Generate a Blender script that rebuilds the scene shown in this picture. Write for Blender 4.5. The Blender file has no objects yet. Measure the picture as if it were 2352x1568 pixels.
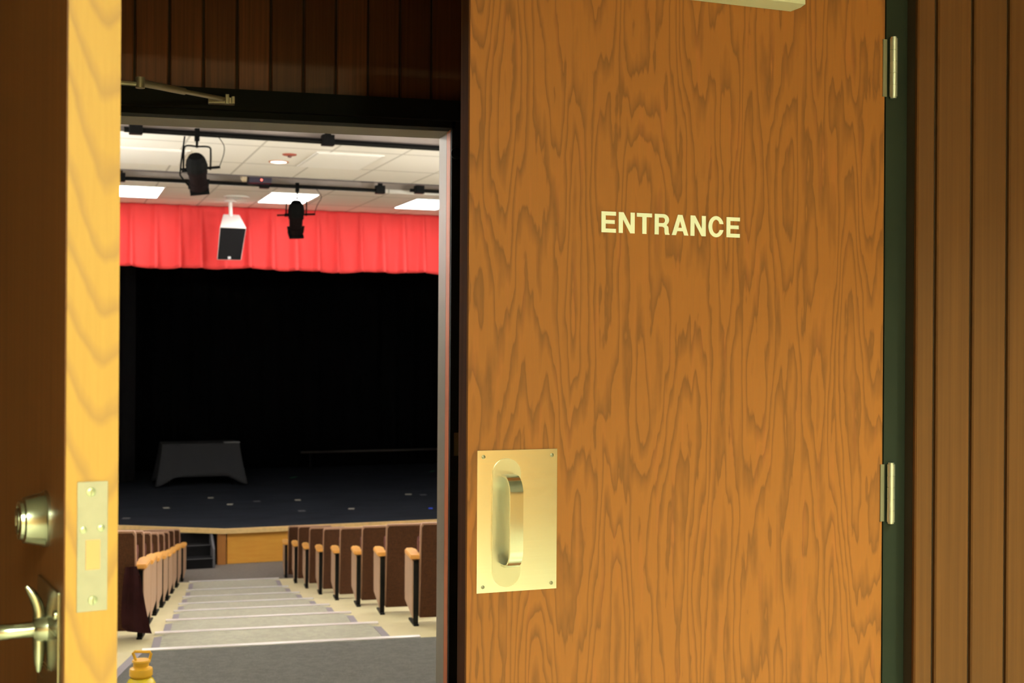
import bpy, bmesh, math, random
from mathutils import Vector, Matrix
random.seed(7)
SC = bpy.context.scene
COL = SC.collection
R = math.radians

# ------------------------------------------------------------------ camera
FPX, CX, CY = 2900.0, 1176.0, 784.0
CAMH = 1.5
YAW, ROLL = R(13.8), 0.0064
Fw = Vector((math.sin(YAW), math.cos(YAW), 0)); Rw = Vector((math.cos(YAW), -math.sin(YAW), 0)); Zu = Vector((0, 0, 1))
CR = Rw * math.cos(ROLL) + Zu * math.sin(ROLL)
CU = Zu * math.cos(ROLL) - Rw * math.sin(ROLL)
cam_d = bpy.data.cameras.new('camera'); cam = bpy.data.objects.new('camera', cam_d); COL.objects.link(cam)
m = Matrix.Identity(4)
for i in range(3):
    m[i][0] = CR[i]; m[i][1] = CU[i]; m[i][2] = -Fw[i]
m[2][3] = CAMH
cam.matrix_world = m
cam_d.sensor_width = 22.3; cam_d.lens = FPX / 2352 * 22.3
cam_d.clip_start = 0.05; cam_d.clip_end = 100
cam_d.dof.use_dof = True; cam_d.dof.focus_distance = 2.45; cam_d.dof.aperture_fstop = 6.3
SC.camera = cam

# ------------------------------------------------------------------ world, exposure
w = bpy.data.worlds.new('world'); SC.world = w; w.use_nodes = True
w.node_tree.nodes['Background'].inputs[0].default_value = (0.02, 0.018, 0.012, 1)
w.node_tree.nodes['Background'].inputs[1].default_value = 0.3
vs = SC.view_settings
vs.view_transform = 'Standard'; vs.look = 'None'; vs.gamma = 1.0; vs.use_curve_mapping = False; vs.exposure = 0.0
LOBBY_COL = (0.86, 1.0, 0.58)
LOBBY_E = 116.0          # emission of the lobby ceiling panels
HALL_COL = (1.0, 0.955, 0.88)
HALL_E = 17.0          # emission of the hall troffers

# ------------------------------------------------------------------ geometry of sight (photo frame -> real planes)
def ray(px, py):
    return (Fw + CR * ((px - CX) / FPX) + CU * ((CY - py) / FPX))
def hit(px, py, p0, n):
    d = ray(px, py); o = Vector((0, 0, CAMH)); n = Vector(n)
    return o + d * ((Vector(p0) - o).dot(n) / d.dot(n))
def hz(px, py, z): return hit(px, py, (0, 0, z), (0, 0, 1))
def hy(px, py, y): return hit(px, py, (0, y, 0), (0, 1, 0))
AROT = R(6.2)           # hall ceiling and stage stand turned by this against the aisle
Au = Vector((math.cos(AROT), math.sin(AROT), 0)); Av = Vector((-math.sin(AROT), math.cos(AROT), 0))
def A(u, v, z=0): return Au * u + Av * v + Zu * z
def hv(px, py, v): return hit(px, py, Av * v, Av)
def uv(p): return p.dot(Au), p.dot(Av)

# ------------------------------------------------------------------ materials
MATS = {}
def nt(name):
    mt = bpy.data.materials.new(name); mt.use_nodes = True
    n = mt.node_tree.nodes; l = mt.node_tree.links
    return mt, n, l, n['Principled BSDF']
def plain(name, col, rough=0.6, metal=0.0, spec=0.5, noise=0.0, nscale=20, bump=0.0, stretch=(1, 1, 1), aniso=0.0, sheen=0.0):
    if name in MATS: return MATS[name]
    mt, n, l, b = nt(name)
    b.inputs['Base Color'].default_value = (*col, 1); b.inputs['Roughness'].default_value = rough
    b.inputs['Metallic'].default_value = metal; b.inputs['Specular IOR Level'].default_value = spec
    if aniso: b.inputs['Anisotropic'].default_value = aniso
    if sheen: b.inputs['Sheen Weight'].default_value = sheen
    tc = n.new('ShaderNodeTexCoord'); mp = n.new('ShaderNodeMapping'); mp.inputs['Scale'].default_value = stretch
    l.new(tc.outputs['Object'], mp.inputs['Vector'])
    nz = n.new('ShaderNodeTexNoise'); nz.inputs['Scale'].default_value = nscale; nz.inputs['Detail'].default_value = 4
    l.new(mp.outputs[0], nz.inputs['Vector'])
    if noise:
        mx = n.new('ShaderNodeMix'); mx.data_type = 'RGBA'
        mx.inputs[6].default_value = (*[c * (1 - noise) for c in col], 1); mx.inputs[7].default_value = (*[min(1, c * (1 + noise)) for c in col], 1)
        cr = n.new('ShaderNodeMapRange'); cr.inputs[1].default_value = 0.3; cr.inputs[2].default_value = 0.7
        l.new(nz.outputs[0], cr.inputs[0]); l.new(cr.outputs[0], mx.inputs[0]); l.new(mx.outputs[2], b.inputs['Base Color'])
    if bump:
        bp = n.new('ShaderNodeBump'); bp.inputs['Strength'].default_value = bump; bp.inputs['Distance'].default_value = 0.004
        l.new(nz.outputs[0], bp.inputs['Height']); l.new(bp.outputs[0], b.inputs['Normal'])
    MATS[name] = mt; return mt
def emit(name, col, s):
    mt, n, l, b = nt(name)
    b.inputs['Base Color'].default_value = (0.8, 0.8, 0.8, 1)
    b.inputs['Emission Color'].default_value = (*col, 1); b.inputs['Emission Strength'].default_value = s
    return mt
def M_(n, op, a, b=None, c=None, l=None):
    x = n.new('ShaderNodeMath'); x.operation = op
    for i, v in enumerate((a, b, c)):
        if v is None: continue
        if isinstance(v, (int, float)): x.inputs[i].default_value = v
        else: l.new(v, x.inputs[i])
    return x.outputs[0]
def ramp(n, l, fac, stops):
    r = n.new('ShaderNodeValToRGB'); e = r.color_ramp.elements
    while len(e) < len(stops): e.new(0.5)
    for k, (p, c) in enumerate(stops):
        e[k].position = p; e[k].color = (*c, 1) if len(c) == 3 else c
    l.new(fac, r.inputs[0]); return r.outputs[0]
def noise(n, l, tc, scale, detail=3, rough=0.5, loc=(0, 0, 0), dist=0.0):
    mp = n.new('ShaderNodeMapping'); mp.inputs['Scale'].default_value = scale; mp.inputs['Location'].default_value = loc
    l.new(tc, mp.inputs['Vector'])
    z = n.new('ShaderNodeTexNoise'); z.inputs['Scale'].default_value = 1; z.inputs['Detail'].default_value = detail
    z.inputs['Roughness'].default_value = rough; z.inputs['Distortion'].default_value = dist
    l.new(mp.outputs[0], z.inputs['Vector']); return z.outputs[0]
def mixc(n, l, f, a, b, mode='MIX'):
    x = n.new('ShaderNodeMix'); x.data_type = 'RGBA'; x.blend_type = mode
    for s, v in ((0, f), (6, a), (7, b)):
        if isinstance(v, (int, float)): x.inputs[s].default_value = v
        elif isinstance(v, tuple): x.inputs[s].default_value = (*v, 1)
        else: l.new(v, x.inputs[s])
    return x.outputs[2]

def oak_door():
    mt, n, l, b = nt('oak_veneer')
    tc = n.new('ShaderNodeTexCoord').outputs['Object']
    big = noise(n, l, tc, (8.0, 1, 1.05), 1.5, 0.45, (3.1, 0, 5.2))
    mid = noise(n, l, tc, (30, 1, 3.2), 2, 0.5, (7, 0, 1))
    rag = noise(n, l, tc, (75, 1, 16), 2, 0.6, (2, 0, 9))
    g = M_(n, 'MULTIPLY', big, 18.0, l=l)
    g = M_(n, 'MULTIPLY_ADD', mid, 3.2, g, l=l)
    g = M_(n, 'MULTIPLY_ADD', rag, 0.55, g, l=l)
    fr = M_(n, 'FRACT', g, l=l)
    band = ramp(n, l, fr, [(0.0, (0.1,) * 3), (0.42, (0.0,) * 3), (0.76, (0.7,) * 3), (0.9, (1.0,) * 3), (1.0, (0.1,) * 3)])
    # where the rings run wide the late wood turns into patches
    pore = noise(n, l, tc, (520, 1, 9), 3, 0.6)
    pore = ramp(n, l, pore, [(0.38, (1,) * 3), (0.55, (0,) * 3)])
    cloud = noise(n, l, tc, (3, 1, 0.8), 2, 0.5, (11, 0, 3))
    base = mixc(n, l, cloud, (0.362, 0.126, 0.032), (0.315, 0.110, 0.029))
    c = mixc(n, l, M_(n, 'MULTIPLY', band, 0.85, l=l), base, (0.185, 0.068, 0.023))
    c = mixc(n, l, M_(n, 'MULTIPLY', pore, 0.16, l=l), c, (0.24, 0.10, 0.045))
    red = noise(n, l, tc, (60, 1, 5), 2, 0.5, (1, 0, 7))
    red = ramp(n, l, red, [(0.58, (0,) * 3), (0.7, (1,) * 3)])
    c = mixc(n, l, M_(n, 'MULTIPLY', red, 0.14, l=l), c, (0.50, 0.13, 0.05))
    l.new(c, b.inputs['Base Color']); b.inputs['Roughness'].default_value = 0.5; b.inputs['Specular IOR Level'].default_value = 0.25
    return mt
def ash_edge():
    # solid edge strip: big flat-sawn V figures, their tips pointing down
    mt, n, l, b = nt('ash_edge_strip')
    tcn = n.new('ShaderNodeTexCoord'); tc = tcn.outputs['Object']
    sp = n.new('ShaderNodeSeparateXYZ'); l.new(tc, sp.inputs[0])
    wob = noise(n, l, tc, (35, 5, 14), 3, 0.5)
    wob2 = noise(n, l, tc, (4, 1, 1.8), 1, 0.5, (5, 0, 2))
    cx = M_(n, 'MULTIPLY_ADD', wob2, 0.024, 0.021, l=l)
    ax = M_(n, 'SUBTRACT', sp.outputs[0], cx, l=l)
    ax = M_(n, 'SQRT', M_(n, 'ADD', M_(n, 'MULTIPLY', ax, ax, l=l), 0.00005, l=l), l=l)
    g = M_(n, 'MULTIPLY_ADD', sp.outputs[2], 14.0, M_(n, 'MULTIPLY', ax, -34.0, l=l), l=l)
    g = M_(n, 'MULTIPLY_ADD', wob, 0.55, g, l=l)
    g = M_(n, 'MULTIPLY_ADD', wob2, 5.0, g, l=l)
    fr = M_(n, 'FRACT', g, l=l)
    band = ramp(n, l, fr, [(0.0, (0.9,) * 3), (0.07, (0.75,) * 3), (0.3, (0.05,) * 3), (0.85, (0.0,) * 3), (1.0, (0.9,) * 3)])
    fine = noise(n, l, tc, (300, 300, 12), 3, 0.6)
    c = mixc(n, l, fine, (0.56, 0.305, 0.078), (0.48, 0.250, 0.062))
    c = mixc(n, l, M_(n, 'MULTIPLY', band, 0.75, l=l), c, (0.36, 0.18, 0.07))
    l.new(c, b.inputs['Base Color']); b.inputs['Roughness'].default_value = 0.45
    return mt
def stained(name, light, dark, streak=(90, 90, 2.0), pitch=None, rough=0.45, x0=0.0, vary=0.25):
    mt, n, l, b = nt(name)
    tc = n.new('ShaderNodeTexCoord').outputs['Object']
    s = noise(n, l, tc, streak, 4, 0.6)
    s2 = noise(n, l, tc, (14, 14, 1.2), 2, 0.5)
    f = ramp(n, l, s, [(0.3, (0,) * 3), (0.7, (1,) * 3)])
    c = mixc(n, l, f, light, dark)
    c = mixc(n, l, M_(n, 'MULTIPLY', ramp(n, l, s2, [(0.4, (0,) * 3), (0.65, (1,) * 3)]), 0.3, l=l), c, dark)
    if pitch:
        sp = n.new('ShaderNodeSeparateXYZ'); l.new(tc, sp.inputs[0])
        k = M_(n, 'FLOOR', M_(n, 'DIVIDE', M_(n, 'SUBTRACT', sp.outputs[0], x0, l=l), pitch, l=l), l=l)
        wn = n.new('ShaderNodeTexWhiteNoise'); wn.noise_dimensions = '1D'; l.new(k, wn.inputs['W'])
        c = mixc(n, l, M_(n, 'MULTIPLY', wn.outputs['Value'], vary, l=l), c, tuple(v * 0.45 for v in dark))
    l.new(c, b.inputs['Base Color']); b.inputs['Roughness'].default_value = rough; b.inputs['Specular IOR Level'].default_value = 0.35
    return mt
def carpet(name, a, c2, sc=220):
    mt, n, l, b = nt(name)
    tc = n.new('ShaderNodeTexCoord').outputs['Object']
    s = noise(n, l, tc, (sc, sc, sc), 3, 0.7); s2 = noise(n, l, tc, (22, 30, 6), 3, 0.7)
    c = mixc(n, l, ramp(n, l, s, [(0.35, (0,) * 3), (0.65, (1,) * 3)]), a, c2)
    c = mixc(n, l, M_(n, 'MULTIPLY', ramp(n, l, s2, [(0.42, (0,) * 3), (0.6, (1,) * 3)]), 0.35, l=l), c, tuple(v * 0.6 for v in a))
    l.new(c, b.inputs['Base Color']); b.inputs['Roughness'].default_value = 0.95
    bp = n.new('ShaderNodeBump'); bp.inputs['Strength'].default_value = 0.4; bp.inputs['Distance'].default_value = 0.004
    l.new(s, bp.inputs['Height']); l.new(bp.outputs[0], b.inputs['Normal'])
    return mt
def brushed(name, col, rough=0.28, axis=(4, 4, 400)):
    mt, n, l, b = nt(name)
    tc = n.new('ShaderNodeTexCoord').outputs['Object']
    s = noise(n, l, tc, axis, 2, 0.5)
    mr = n.new('ShaderNodeMapRange'); mr.inputs[3].default_value = rough * 0.8; mr.inputs[4].default_value = rough * 1.25
    l.new(s, mr.inputs[0]); l.new(mr.outputs[0], b.inputs['Roughness'])
    b.inputs['Base Color'].default_value = (*col, 1); b.inputs['Metallic'].default_value = 1
    return mt
def weave(name, a, c2):
    mt, n, l, b = nt(name)
    tc = n.new('ShaderNodeTexCoord').outputs['Object']
    w1 = noise(n, l, tc, (30, 30, 260), 2, 0.5); w2 = noise(n, l, tc, (260, 260, 30), 2, 0.5)
    f = M_(n, 'MULTIPLY', M_(n, 'ADD', w1, w2, l=l), 0.5, l=l)
    c = mixc(n, l, ramp(n, l, f, [(0.4, (0,) * 3), (0.6, (1,) * 3)]), a, c2)
    l.new(c, b.inputs['Base Color']); b.inputs['Roughness'].default_value = 0.95; b.inputs['Specular IOR Level'].default_value = 0.1
    return mt
def tiles(name):
    # lay-in ceiling tiles: thin grid lines in the hall's own axes
    mt, n, l, b = nt(name)
    tc = n.new('ShaderNodeTexCoord').outputs['Object']
    sp = n.new('ShaderNodeSeparateXYZ'); l.new(tc, sp.inputs[0])
    def lines(s, pitch, off, wd):
        f = M_(n, 'FRACT', M_(n, 'DIVIDE', M_(n, 'SUBTRACT', s, off, l=l), pitch, l=l), l=l)
        d = M_(n, 'ABSOLUTE', M_(n, 'SUBTRACT', f, 0.5, l=l), l=l)
        return M_(n, 'GREATER_THAN', d, 0.5 - wd / pitch, l=l)
    la = lines(sp.outputs[0], TILE_U, TILE_U0, 0.012); lb = lines(sp.outputs[1], TILE_V, TILE_V0, 0.022)
    f = M_(n, 'MAXIMUM', la, lb, l=l)
    s = noise(n, l, tc, (90, 90, 90), 3, 0.7)
    base = mixc(n, l, s, (0.88, 0.86, 0.81), (0.82, 0.80, 0.75))
    c = mixc(n, l, M_(n, 'MULTIPLY', f, 0.7, l=l), base, (0.42, 0.40, 0.36))
    l.new(c, b.inputs['Base Color']); b.inputs['Roughness'].default_value = 0.9
    return mt

# ------------------------------------------------------------------ mesh helpers
def box(bm, x0, x1, y0, y1, z0, z1, mi=0, bev=0.0):
    vs_ = [bm.verts.new((x, y, z)) for x in (x0, x1) for y in (y0, y1) for z in (z0, z1)]
    fs = [(0, 1, 3, 2), (4, 6, 7, 5), (0, 4, 5, 1), (2, 3, 7, 6), (0, 2, 6, 4), (1, 5, 7, 3)]
    out = []
    for f in fs:
        q = bm.faces.new([vs_[i] for i in f]); q.material_index = mi; out.append(q)
    if bev:
        es = list({e for q in out for e in q.edges})
        bmesh.ops.bevel(bm, geom=es, offset=bev, segments=2, affect='EDGES', profile=0.6)
    return out
def prism(bm, pts, axis, a, b, mi=0):
    """polygon pts (2D) extruded along axis from a to b; axis 'x' -> pts are (y,z), 'y' -> (x,z), 'z' -> (x,y)"""
    def mk(p, t): return {'x': (t, p[0], p[1]), 'y': (p[0], t, p[1]), 'z': (p[0], p[1], t)}[axis]
    va = [bm.verts.new(mk(p, a)) for p in pts]; vb = [bm.verts.new(mk(p, b)) for p in pts]
    n = len(pts)
    for q in [bm.faces.new(va), bm.faces.new(vb[::-1])] + [bm.faces.new((va[i], vb[i], vb[(i + 1) % n], va[(i + 1) % n])) for i in range(n)]:
        q.material_index = mi
def basis(d):
    d = Vector(d).normalized(); u = d.orthogonal().normalized(); return d, u, d.cross(u)
def tube(bm, pts, r, seg=12, mi=0, close=False, flat=None):
    pts = [Vector(p) for p in pts]; n = len(pts); rings = []
    rr = r if isinstance(r, (list, tuple)) else [r] * n
    t0 = (pts[1] - pts[0]).normalized(); u = t0.orthogonal().normalized()
    if flat: u = (Vector(flat) - t0 * Vector(flat).dot(t0)).normalized()
    for i, p in enumerate(pts):
        if close: t = pts[(i + 1) % n] - pts[i - 1]
        else: t = (pts[min(i + 1, n - 1)] - pts[max(i - 1, 0)])
        t.normalize(); u = (u - t * u.dot(t)).normalized(); v = t.cross(u)
        rings.append([bm.verts.new(p + (u * math.cos(2 * math.pi * k / seg) + v * math.sin(2 * math.pi * k / seg)) * rr[i]) for k in range(seg)])
    for i in range(n if close else n - 1):
        a, b = rings[i], rings[(i + 1) % n]
        for k in range(seg):
            f = bm.faces.new((a[k], a[(k + 1) % seg], b[(k + 1) % seg], b[k])); f.smooth = True; f.material_index = mi
    if not close:
        bm.faces.new(rings[0][::-1]).material_index = mi; bm.faces.new(rings[-1]).material_index = mi
def lathe(bm, prof, origin=(0, 0, 0), axis=(0, 0, 1), seg=32, mi=0, cap=True, sx=1.0, smooth=True):
    o = Vector(origin); d, u, v = basis(axis); rings = []
    for (r, h) in prof:
        rings.append([bm.verts.new(o + d * h + (u * math.cos(2 * math.pi * k / seg) + v * math.sin(2 * math.pi * k / seg)) * r) for k in range(seg)])
    for a, b in zip(rings, rings[1:]):
        for k in range(seg):
            f = bm.faces.new((a[k], a[(k + 1) % seg], b[(k + 1) % seg], b[k])); f.smooth = smooth; f.material_index = mi
    if cap:
        bm.faces.new(rings[0][::-1]).material_index = mi; bm.faces.new(rings[-1]).material_index = mi
def obj(name, bm, mats, parent=None, loc=None, rotz=None, fix=True):
    if fix: bmesh.ops.recalc_face_normals(bm, faces=bm.faces)
    for e in bm.edges:
        if len(e.link_faces) == 2 and e.calc_face_angle(0) > 0.6: e.smooth = False
    me = bpy.data.meshes.new(name); bm.to_mesh(me); bm.free()
    for mt in (mats if isinstance(mats, (list, tuple)) else [mats]): me.materials.append(mt)
    o = bpy.data.objects.new(name, me); COL.objects.link(o)
    if parent: o.parent = parent
    if loc is not None: o.location = loc
    if rotz is not None: o.rotation_euler = (0, 0, rotz)
    return o
def B(): return bmesh.new()
def tag(o, label=None, cat=None, group=None, kind=None):
    for k, v in (('label', label), ('category', cat), ('group', group), ('kind', kind)):
        if v: o[k] = v
    return o
def thing(name, label, cat, loc=(0, 0, 0), rotz=0, group=None, kind=None):
    o = bpy.data.objects.new(name, None); COL.objects.link(o); o.empty_display_size = 0.1
    o.location = loc; o.rotation_euler = (0, 0, rotz)
    return tag(o, label, cat, group, kind)
def copy_tree(o, parent=None):
    c = o.copy(); COL.objects.link(c); c.parent = parent
    for ch in [x for x in bpy.data.objects if x.parent == o]: copy_tree(ch, c)
    return c

# ------------------------------------------------------------------ shared numbers
YD = 2.375              # lobby face of the closed doors
YP = 2.335              # face of the lobby panelling
HEAD = 2.30             # head of the outer doorway
FLAND = -0.25           # landing inside the hall
YI, YI2 = 3.80, 3.98    # inner wall, both faces
IHEAD = CAMH + 0.648    # underside of the inner door head
ED_Y = [7.37 + 1.2528 * k for k in range(8)]
ED_H = [0.0, 0.188, 0.378, 0.571, 0.765, 0.948, 1.120, 1.257]
LVL = [FLAND - (ED_H[k] if k < 8 else 1.443) for k in range(9)]     # LVL[k]: level in front of edge k (0 = landing), LVL[8] = front floor
ZF = LVL[8]
ZS = CAMH - 2.685       # stage floor
CEIL = CAMH + 1.95
V_VAL = 18.8
TILE_U = 0.735; TILE_V = 1.30
_p = hz(608, 328, CEIL); TILE_U0 = uv(_p)[0]
_p = hz(640, 433, CEIL); TILE_V0 = uv(_p)[1] + 0.4

oak = oak_door(); ash = ash_edge()
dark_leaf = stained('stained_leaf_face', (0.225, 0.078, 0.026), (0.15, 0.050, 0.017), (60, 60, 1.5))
X_PL = 1.434; PL = 0.085
panel_mat = stained('lobby_plank', (0.135, 0.047, 0.012), (0.095, 0.032, 0.008), (120, 120, 1.6), PL, 0.5, X_PL - 0.041, 0.12)
panel_dark = stained('vestibule_plank', (0.26, 0.08, 0.032), (0.12, 0.036, 0.014), (120, 120, 2.0), 0.0965, 0.45, 0.0, 0.5)
groove = plain('groove_shadow_gap', (0.035, 0.018, 0.01), 0.9)
green_frame = plain('dark_green_steel', (0.013, 0.019, 0.014), 0.6, 0, 0.25, 0.1, 3)
black_frame = plain('black_steel', (0.007, 0.0065, 0.0055), 0.7, 0, 0.12)
steel = plain('satin_steel', (0.60, 0.59, 0.55), 0.38, 0.8)
plate_m = brushed('pull_plate_steel', (0.86, 0.84, 0.78), 0.17, (3, 3, 300))
grip_m = brushed('pull_grip_steel', (0.66, 0.66, 0.62), 0.16, (300, 3, 3))
nickel = brushed('satin_nickel', (0.58, 0.58, 0.53), 0.22)
nickel_flat = plain('dull_nickel', (0.40, 0.39, 0.36), 0.4, 0.45, 0.5, 0.05, 60)
screw_m = plain('screw_steel', (0.25, 0.24, 0.2), 0.35, 1.0)
cream_wall = plain('brown_paint', (0.20, 0.15, 0.09), 0.8, noise=0.03)
hall_paint = plain('hall_paint', (0.82, 0.77, 0.68), 0.85, noise=0.03)
black_cloth = plain('black_velour', (0.003, 0.003, 0.0035), 1.0, 0, 0.05)
black_paint = plain('black_paint', (0.006, 0.006, 0.008), 0.8, 0, 0.2)
black_metal = plain('black_metal', (0.0035, 0.0035, 0.0035), 0.5, 0, 0.12)
wood_arm = stained('arm_wood', (0.85, 0.47, 0.13), (0.76, 0.38, 0.10), (20, 8, 40), rough=0.3)

# ================================================================== SETTING
# --- lobby
bm = B(); box(bm, -4, 4.2, -4.0, YD + 0.02, -0.1, 0.0)
tag(obj('floor', bm, plain('lobby_terrazzo', (0.62, 0.58, 0.45), 0.35, noise=0.08, nscale=90)), kind='structure')
bm = B(); box(bm, -4, 4.2, -4.1, -4.0, 0, 2.9); tag(obj('wall_lobby_back', bm, plain('ochre_wall', (0.88, 0.50, 0.24), 0.8)), kind='structure')
bm = B(); box(bm, -4.1, -4, -4.1, YP, 0, 2.9); tag(obj('wall_lobby_left', bm, cream_wall), kind='structure')
bm = B(); box(bm, 4.2, 4.3, -4.1, YP, 0, 2.9); tag(obj('wall_lobby_right', bm, cream_wall), kind='structure')
bm = B(); box(bm, -4.1, 4.3, -4.1, 2.9, 2.9, 3.0); tag(obj('ceiling', bm, plain('lobby_ceiling', (0.25, 0.24, 0.21), 0.9)), kind='structure')
lobby_em = emit('lobby_lamp', LOBBY_COL, LOBBY_E)
def lobby_light(x, y, label):
    t = thing('ceiling_light', label, 'ceiling light', (x, y, 2.9), 0, 'lobby ceiling lights')
    f = B()
    for a in (((-0.34, 0.34), (-0.65, -0.62)), ((-0.34, 0.34), (0.62, 0.65)), ((-0.34, -0.31), (-0.62, 0.62)), ((0.31, 0.34), (-0.62, 0.62))):
        box(f, a[0][0], a[0][1], a[1][0], a[1][1], -0.17, -0.001)
    obj('frame', f, black_metal, t)
    f = B(); box(f, -0.3, 0.3, -0.61, 0.61, -0.02, -0.002); obj('diffuser', f, lobby_em, t)
lobby_light(0.2, -1.7, 'warm ceiling light in the middle of the lobby')
lobby_light(1.6, -3.0, 'warm ceiling light far back in the lobby')

t = thing('added_glow_lamp', 'unseen warm lamp added on the far lobby wall to light the inner planks', 'added light', (0.55, -4.0, 2.2), 0)  # unseen lamp added to throw a glow onto the inner wall planks
f = B(); box(f, -0.2, 0.2, 0.001, 0.05, -0.07, 0.07, bev=0.006); obj('housing', f, black_metal, t)
f = B(); box(f, -0.18, 0.18, 0.051, 0.06, -0.055, 0.055); obj('lamp', f, emit('added_glow_emitter', LOBBY_COL, 300.0), t)

t = thing('added_downlight', 'unseen deep baffled downlight added in the lobby to brighten the lower plank wall', 'ceiling light', (2.1, 1.05, 2.9), 0)  # unseen lamp added so planks and door brighten towards the floor
f = B(); lathe(f, [(0.20, -0.001), (0.20, -0.28), (0.215, -0.28), (0.215, -0.001)], seg=40, cap=False); obj('baffle', f, black_metal, t)
f = B(); lathe(f, [(0.195, -0.004), (0.0, -0.006)], seg=40, cap=False); obj('lamp', f, emit('added_downlight_lamp', LOBBY_COL, 600.0), t)

# --- lobby wall with planks, right and left of the doorway and above it
XR_FR = 1.433; XL_HINGE = -0.45; XL_FR = XL_HINGE - 0.05
def planks(bm, x0, x1, yf, yb, z0, z1, pitch, start, gap=0.007, depth=0.010):
    box(bm, x0, x1, yf + depth, yb, z0, z1, 1)
    x = start
    while x > x0: x -= pitch
    while x < x1 - 1e-4:
        a, b = max(x, x0), min(x + pitch, x1)
        if b - a > 0.01:
            aa = a + (gap / 2 if a > x0 else 0); bb = b - (gap / 2 if b < x1 else 0)
            prism(bm, [(aa, yf + 0.003), (aa + 0.003, yf), (bb - 0.003, yf), (bb, yf + 0.003), (bb, yf + depth + 0.001), (aa, yf + depth + 0.001)], 'z', z0, z1, 0)
        x += pitch
bm = B()
planks(bm, X_PL, 4.2, YP, 2.6, 0, 2.9, PL, X_PL + 0.044)
tag(obj('wall_lobby_front', bm, [panel_mat, groove]), kind='structure')
bm = B()
planks(bm, -4.0, XL_FR - 0.001, YP, 2.6, 0, 2.9, PL, X_PL + 0.044)
planks(bm, XL_FR, X_PL - 0.001, YP, 2.6, HEAD + 0.05, 2.9, PL, X_PL + 0.044)
tag(obj('wall_lobby_front', bm, [panel_mat, groove]), kind='structure')
# outer door frame, dark green steel
bm = B()
XH = 1.384
for s, (fa, fb) in ((1, (XH, XR_FR)), (-1, (XL_FR, XL_HINGE))):
    box(bm, fa, fb, YD, 2.6, 0, HEAD)
    if s > 0: box(bm, XH - 0.016, XH, YD + 0.055, 2.6, 0, HEAD)
    else: box(bm, XL_HINGE, XL_HINGE + 0.016, YD + 0.055, 2.6, 0, HEAD)
box(bm, XL_FR, XR_FR, YD, 2.6, HEAD, HEAD + 0.05)
tag(obj('trim_outer_doorway', bm, green_frame), kind='structure')

# --- vestibule between the two doorways
bm = B()
prism(bm, [(YD + 0.02, 0.0), (4.6, FLAND), (4.6, FLAND - 0.1), (YD + 0.02, -0.1)], 'x', -1.35, 1.6)
tag(obj('floor_vestibule', bm, carpet('ramp_carpet', (0.10, 0.095, 0.085), (0.17, 0.16, 0.15))), kind='structure')
bm = B(); box(bm, -1.45, -1.35, 2.6, YI, -0.2, 2.75); tag(obj('wall_vestibule_left', bm, panel_dark), kind='structure')
bm = B(); box(bm, 1.6, 1.7, 2.6, YI, -0.2, 2.75); tag(obj('wall_vestibule_right', bm, panel_dark), kind='structure')
bm = B(); box(bm, -1.45, 1.7, 2.6, YI, 2.75, 2.85); tag(obj('ceiling_vestibule', bm, plain('vestibule_ceiling', (0.10, 0.08, 0.06), 0.9)), kind='structure')
# inner wall
XI_R, XI_L = 0.735, -1.09
PB = CAMH + 0.728
bm = B()
_gx = hy(545, 100, YI).x
planks(bm, XI_L - 0.05, XI_R + 0.05, YI, YI2, PB, 2.75, 0.0965, _gx)
planks(bm, -9.0, XI_L - 0.051, YI, YI2, -0.2, 2.75, 0.0965, _gx)
planks(bm, XI_R + 0.051, 9.0, YI, YI2, -0.2, 2.75, 0.0965, _gx)
tag(obj('wall_inner', bm, [panel_dark, groove]), kind='structure')
bm = B(); box(bm, -9, 9, YI2 + 0.001, YI2 + 0.03, PB, 4.6); box(bm, -9, XI_L - 0.05, YI2 + 0.001, YI2 + 0.03, -0.25, PB); box(bm, XI_R + 0.05, 9, YI2 + 0.001, YI2 + 0.03, -0.25, PB)
tag(obj('wall_hall_rear', bm, hall_paint), kind='structure')
# inner frame: black face, grey painted reveal, red-brown timber stop
reveal = plain('reveal_paint', (0.25, 0.228, 0.188), 0.38, 0, 0.5, 0.06, 8)
stop_m = stained('red_stained_stop', (0.75, 0.20, 0.06), (0.5, 0.12, 0.04), (60, 60, 2))
bm = B()
box(bm, XI_R + 0.001, XI_R + 0.05, YI - 0.02, YI + 0.001, -0.24, IHEAD + 0.080)
box(bm, XI_L - 0.05, XI_L - 0.012, YI - 0.02, YI + 0.04, -0.24, IHEAD + 0.080)
box(bm, XI_L - 0.05, XI_R + 0.05, YI - 0.045, YI + 0.04, IHEAD + 0.02, IHEAD + 0.080)
box(bm, XI_L - 0.012, XI_R + 0.012, YI - 0.02, YI + 0.04, IHEAD + 0.001, IHEAD + 0.02)
fr = tag(obj('trim_inner_doorway', bm, black_frame), kind='structure')
bm = B()
box(bm, XI_R, XI_R + 0.05, YI + 0.061, YI2 + 0.005, -0.25, IHEAD)
box(bm, XI_L - 0.05, XI_L, YI + 0.061, YI2 + 0.005, -0.25, IHEAD)
box(bm, XI_L - 0.05, XI_R + 0.05, YI + 0.041, YI2 + 0.005, IHEAD, IHEAD + 0.05)
obj('reveal_lining', bm, reveal, fr)
bm = B(); box(bm, XI_R + 0.0002, XI_R + 0.05, YI + 0.002, YI + 0.06, -0.24, IHEAD - 0.001)
tag(obj('stop_strip', bm, stop_m, fr), 'red-brown stained stop strip')
bm = B(); _q = hy(1042, 352, YI - 0.03); lathe(bm, [(0.016, 0), (0.019, 0.006), (0.017, 0.014), (0.008, 0.018)], (XI_R + 0.016, YI - 0.021, _q.z), (-0.2, -1, 0), 20)
obj('rubber_bumper', bm, black_metal, fr)
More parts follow.
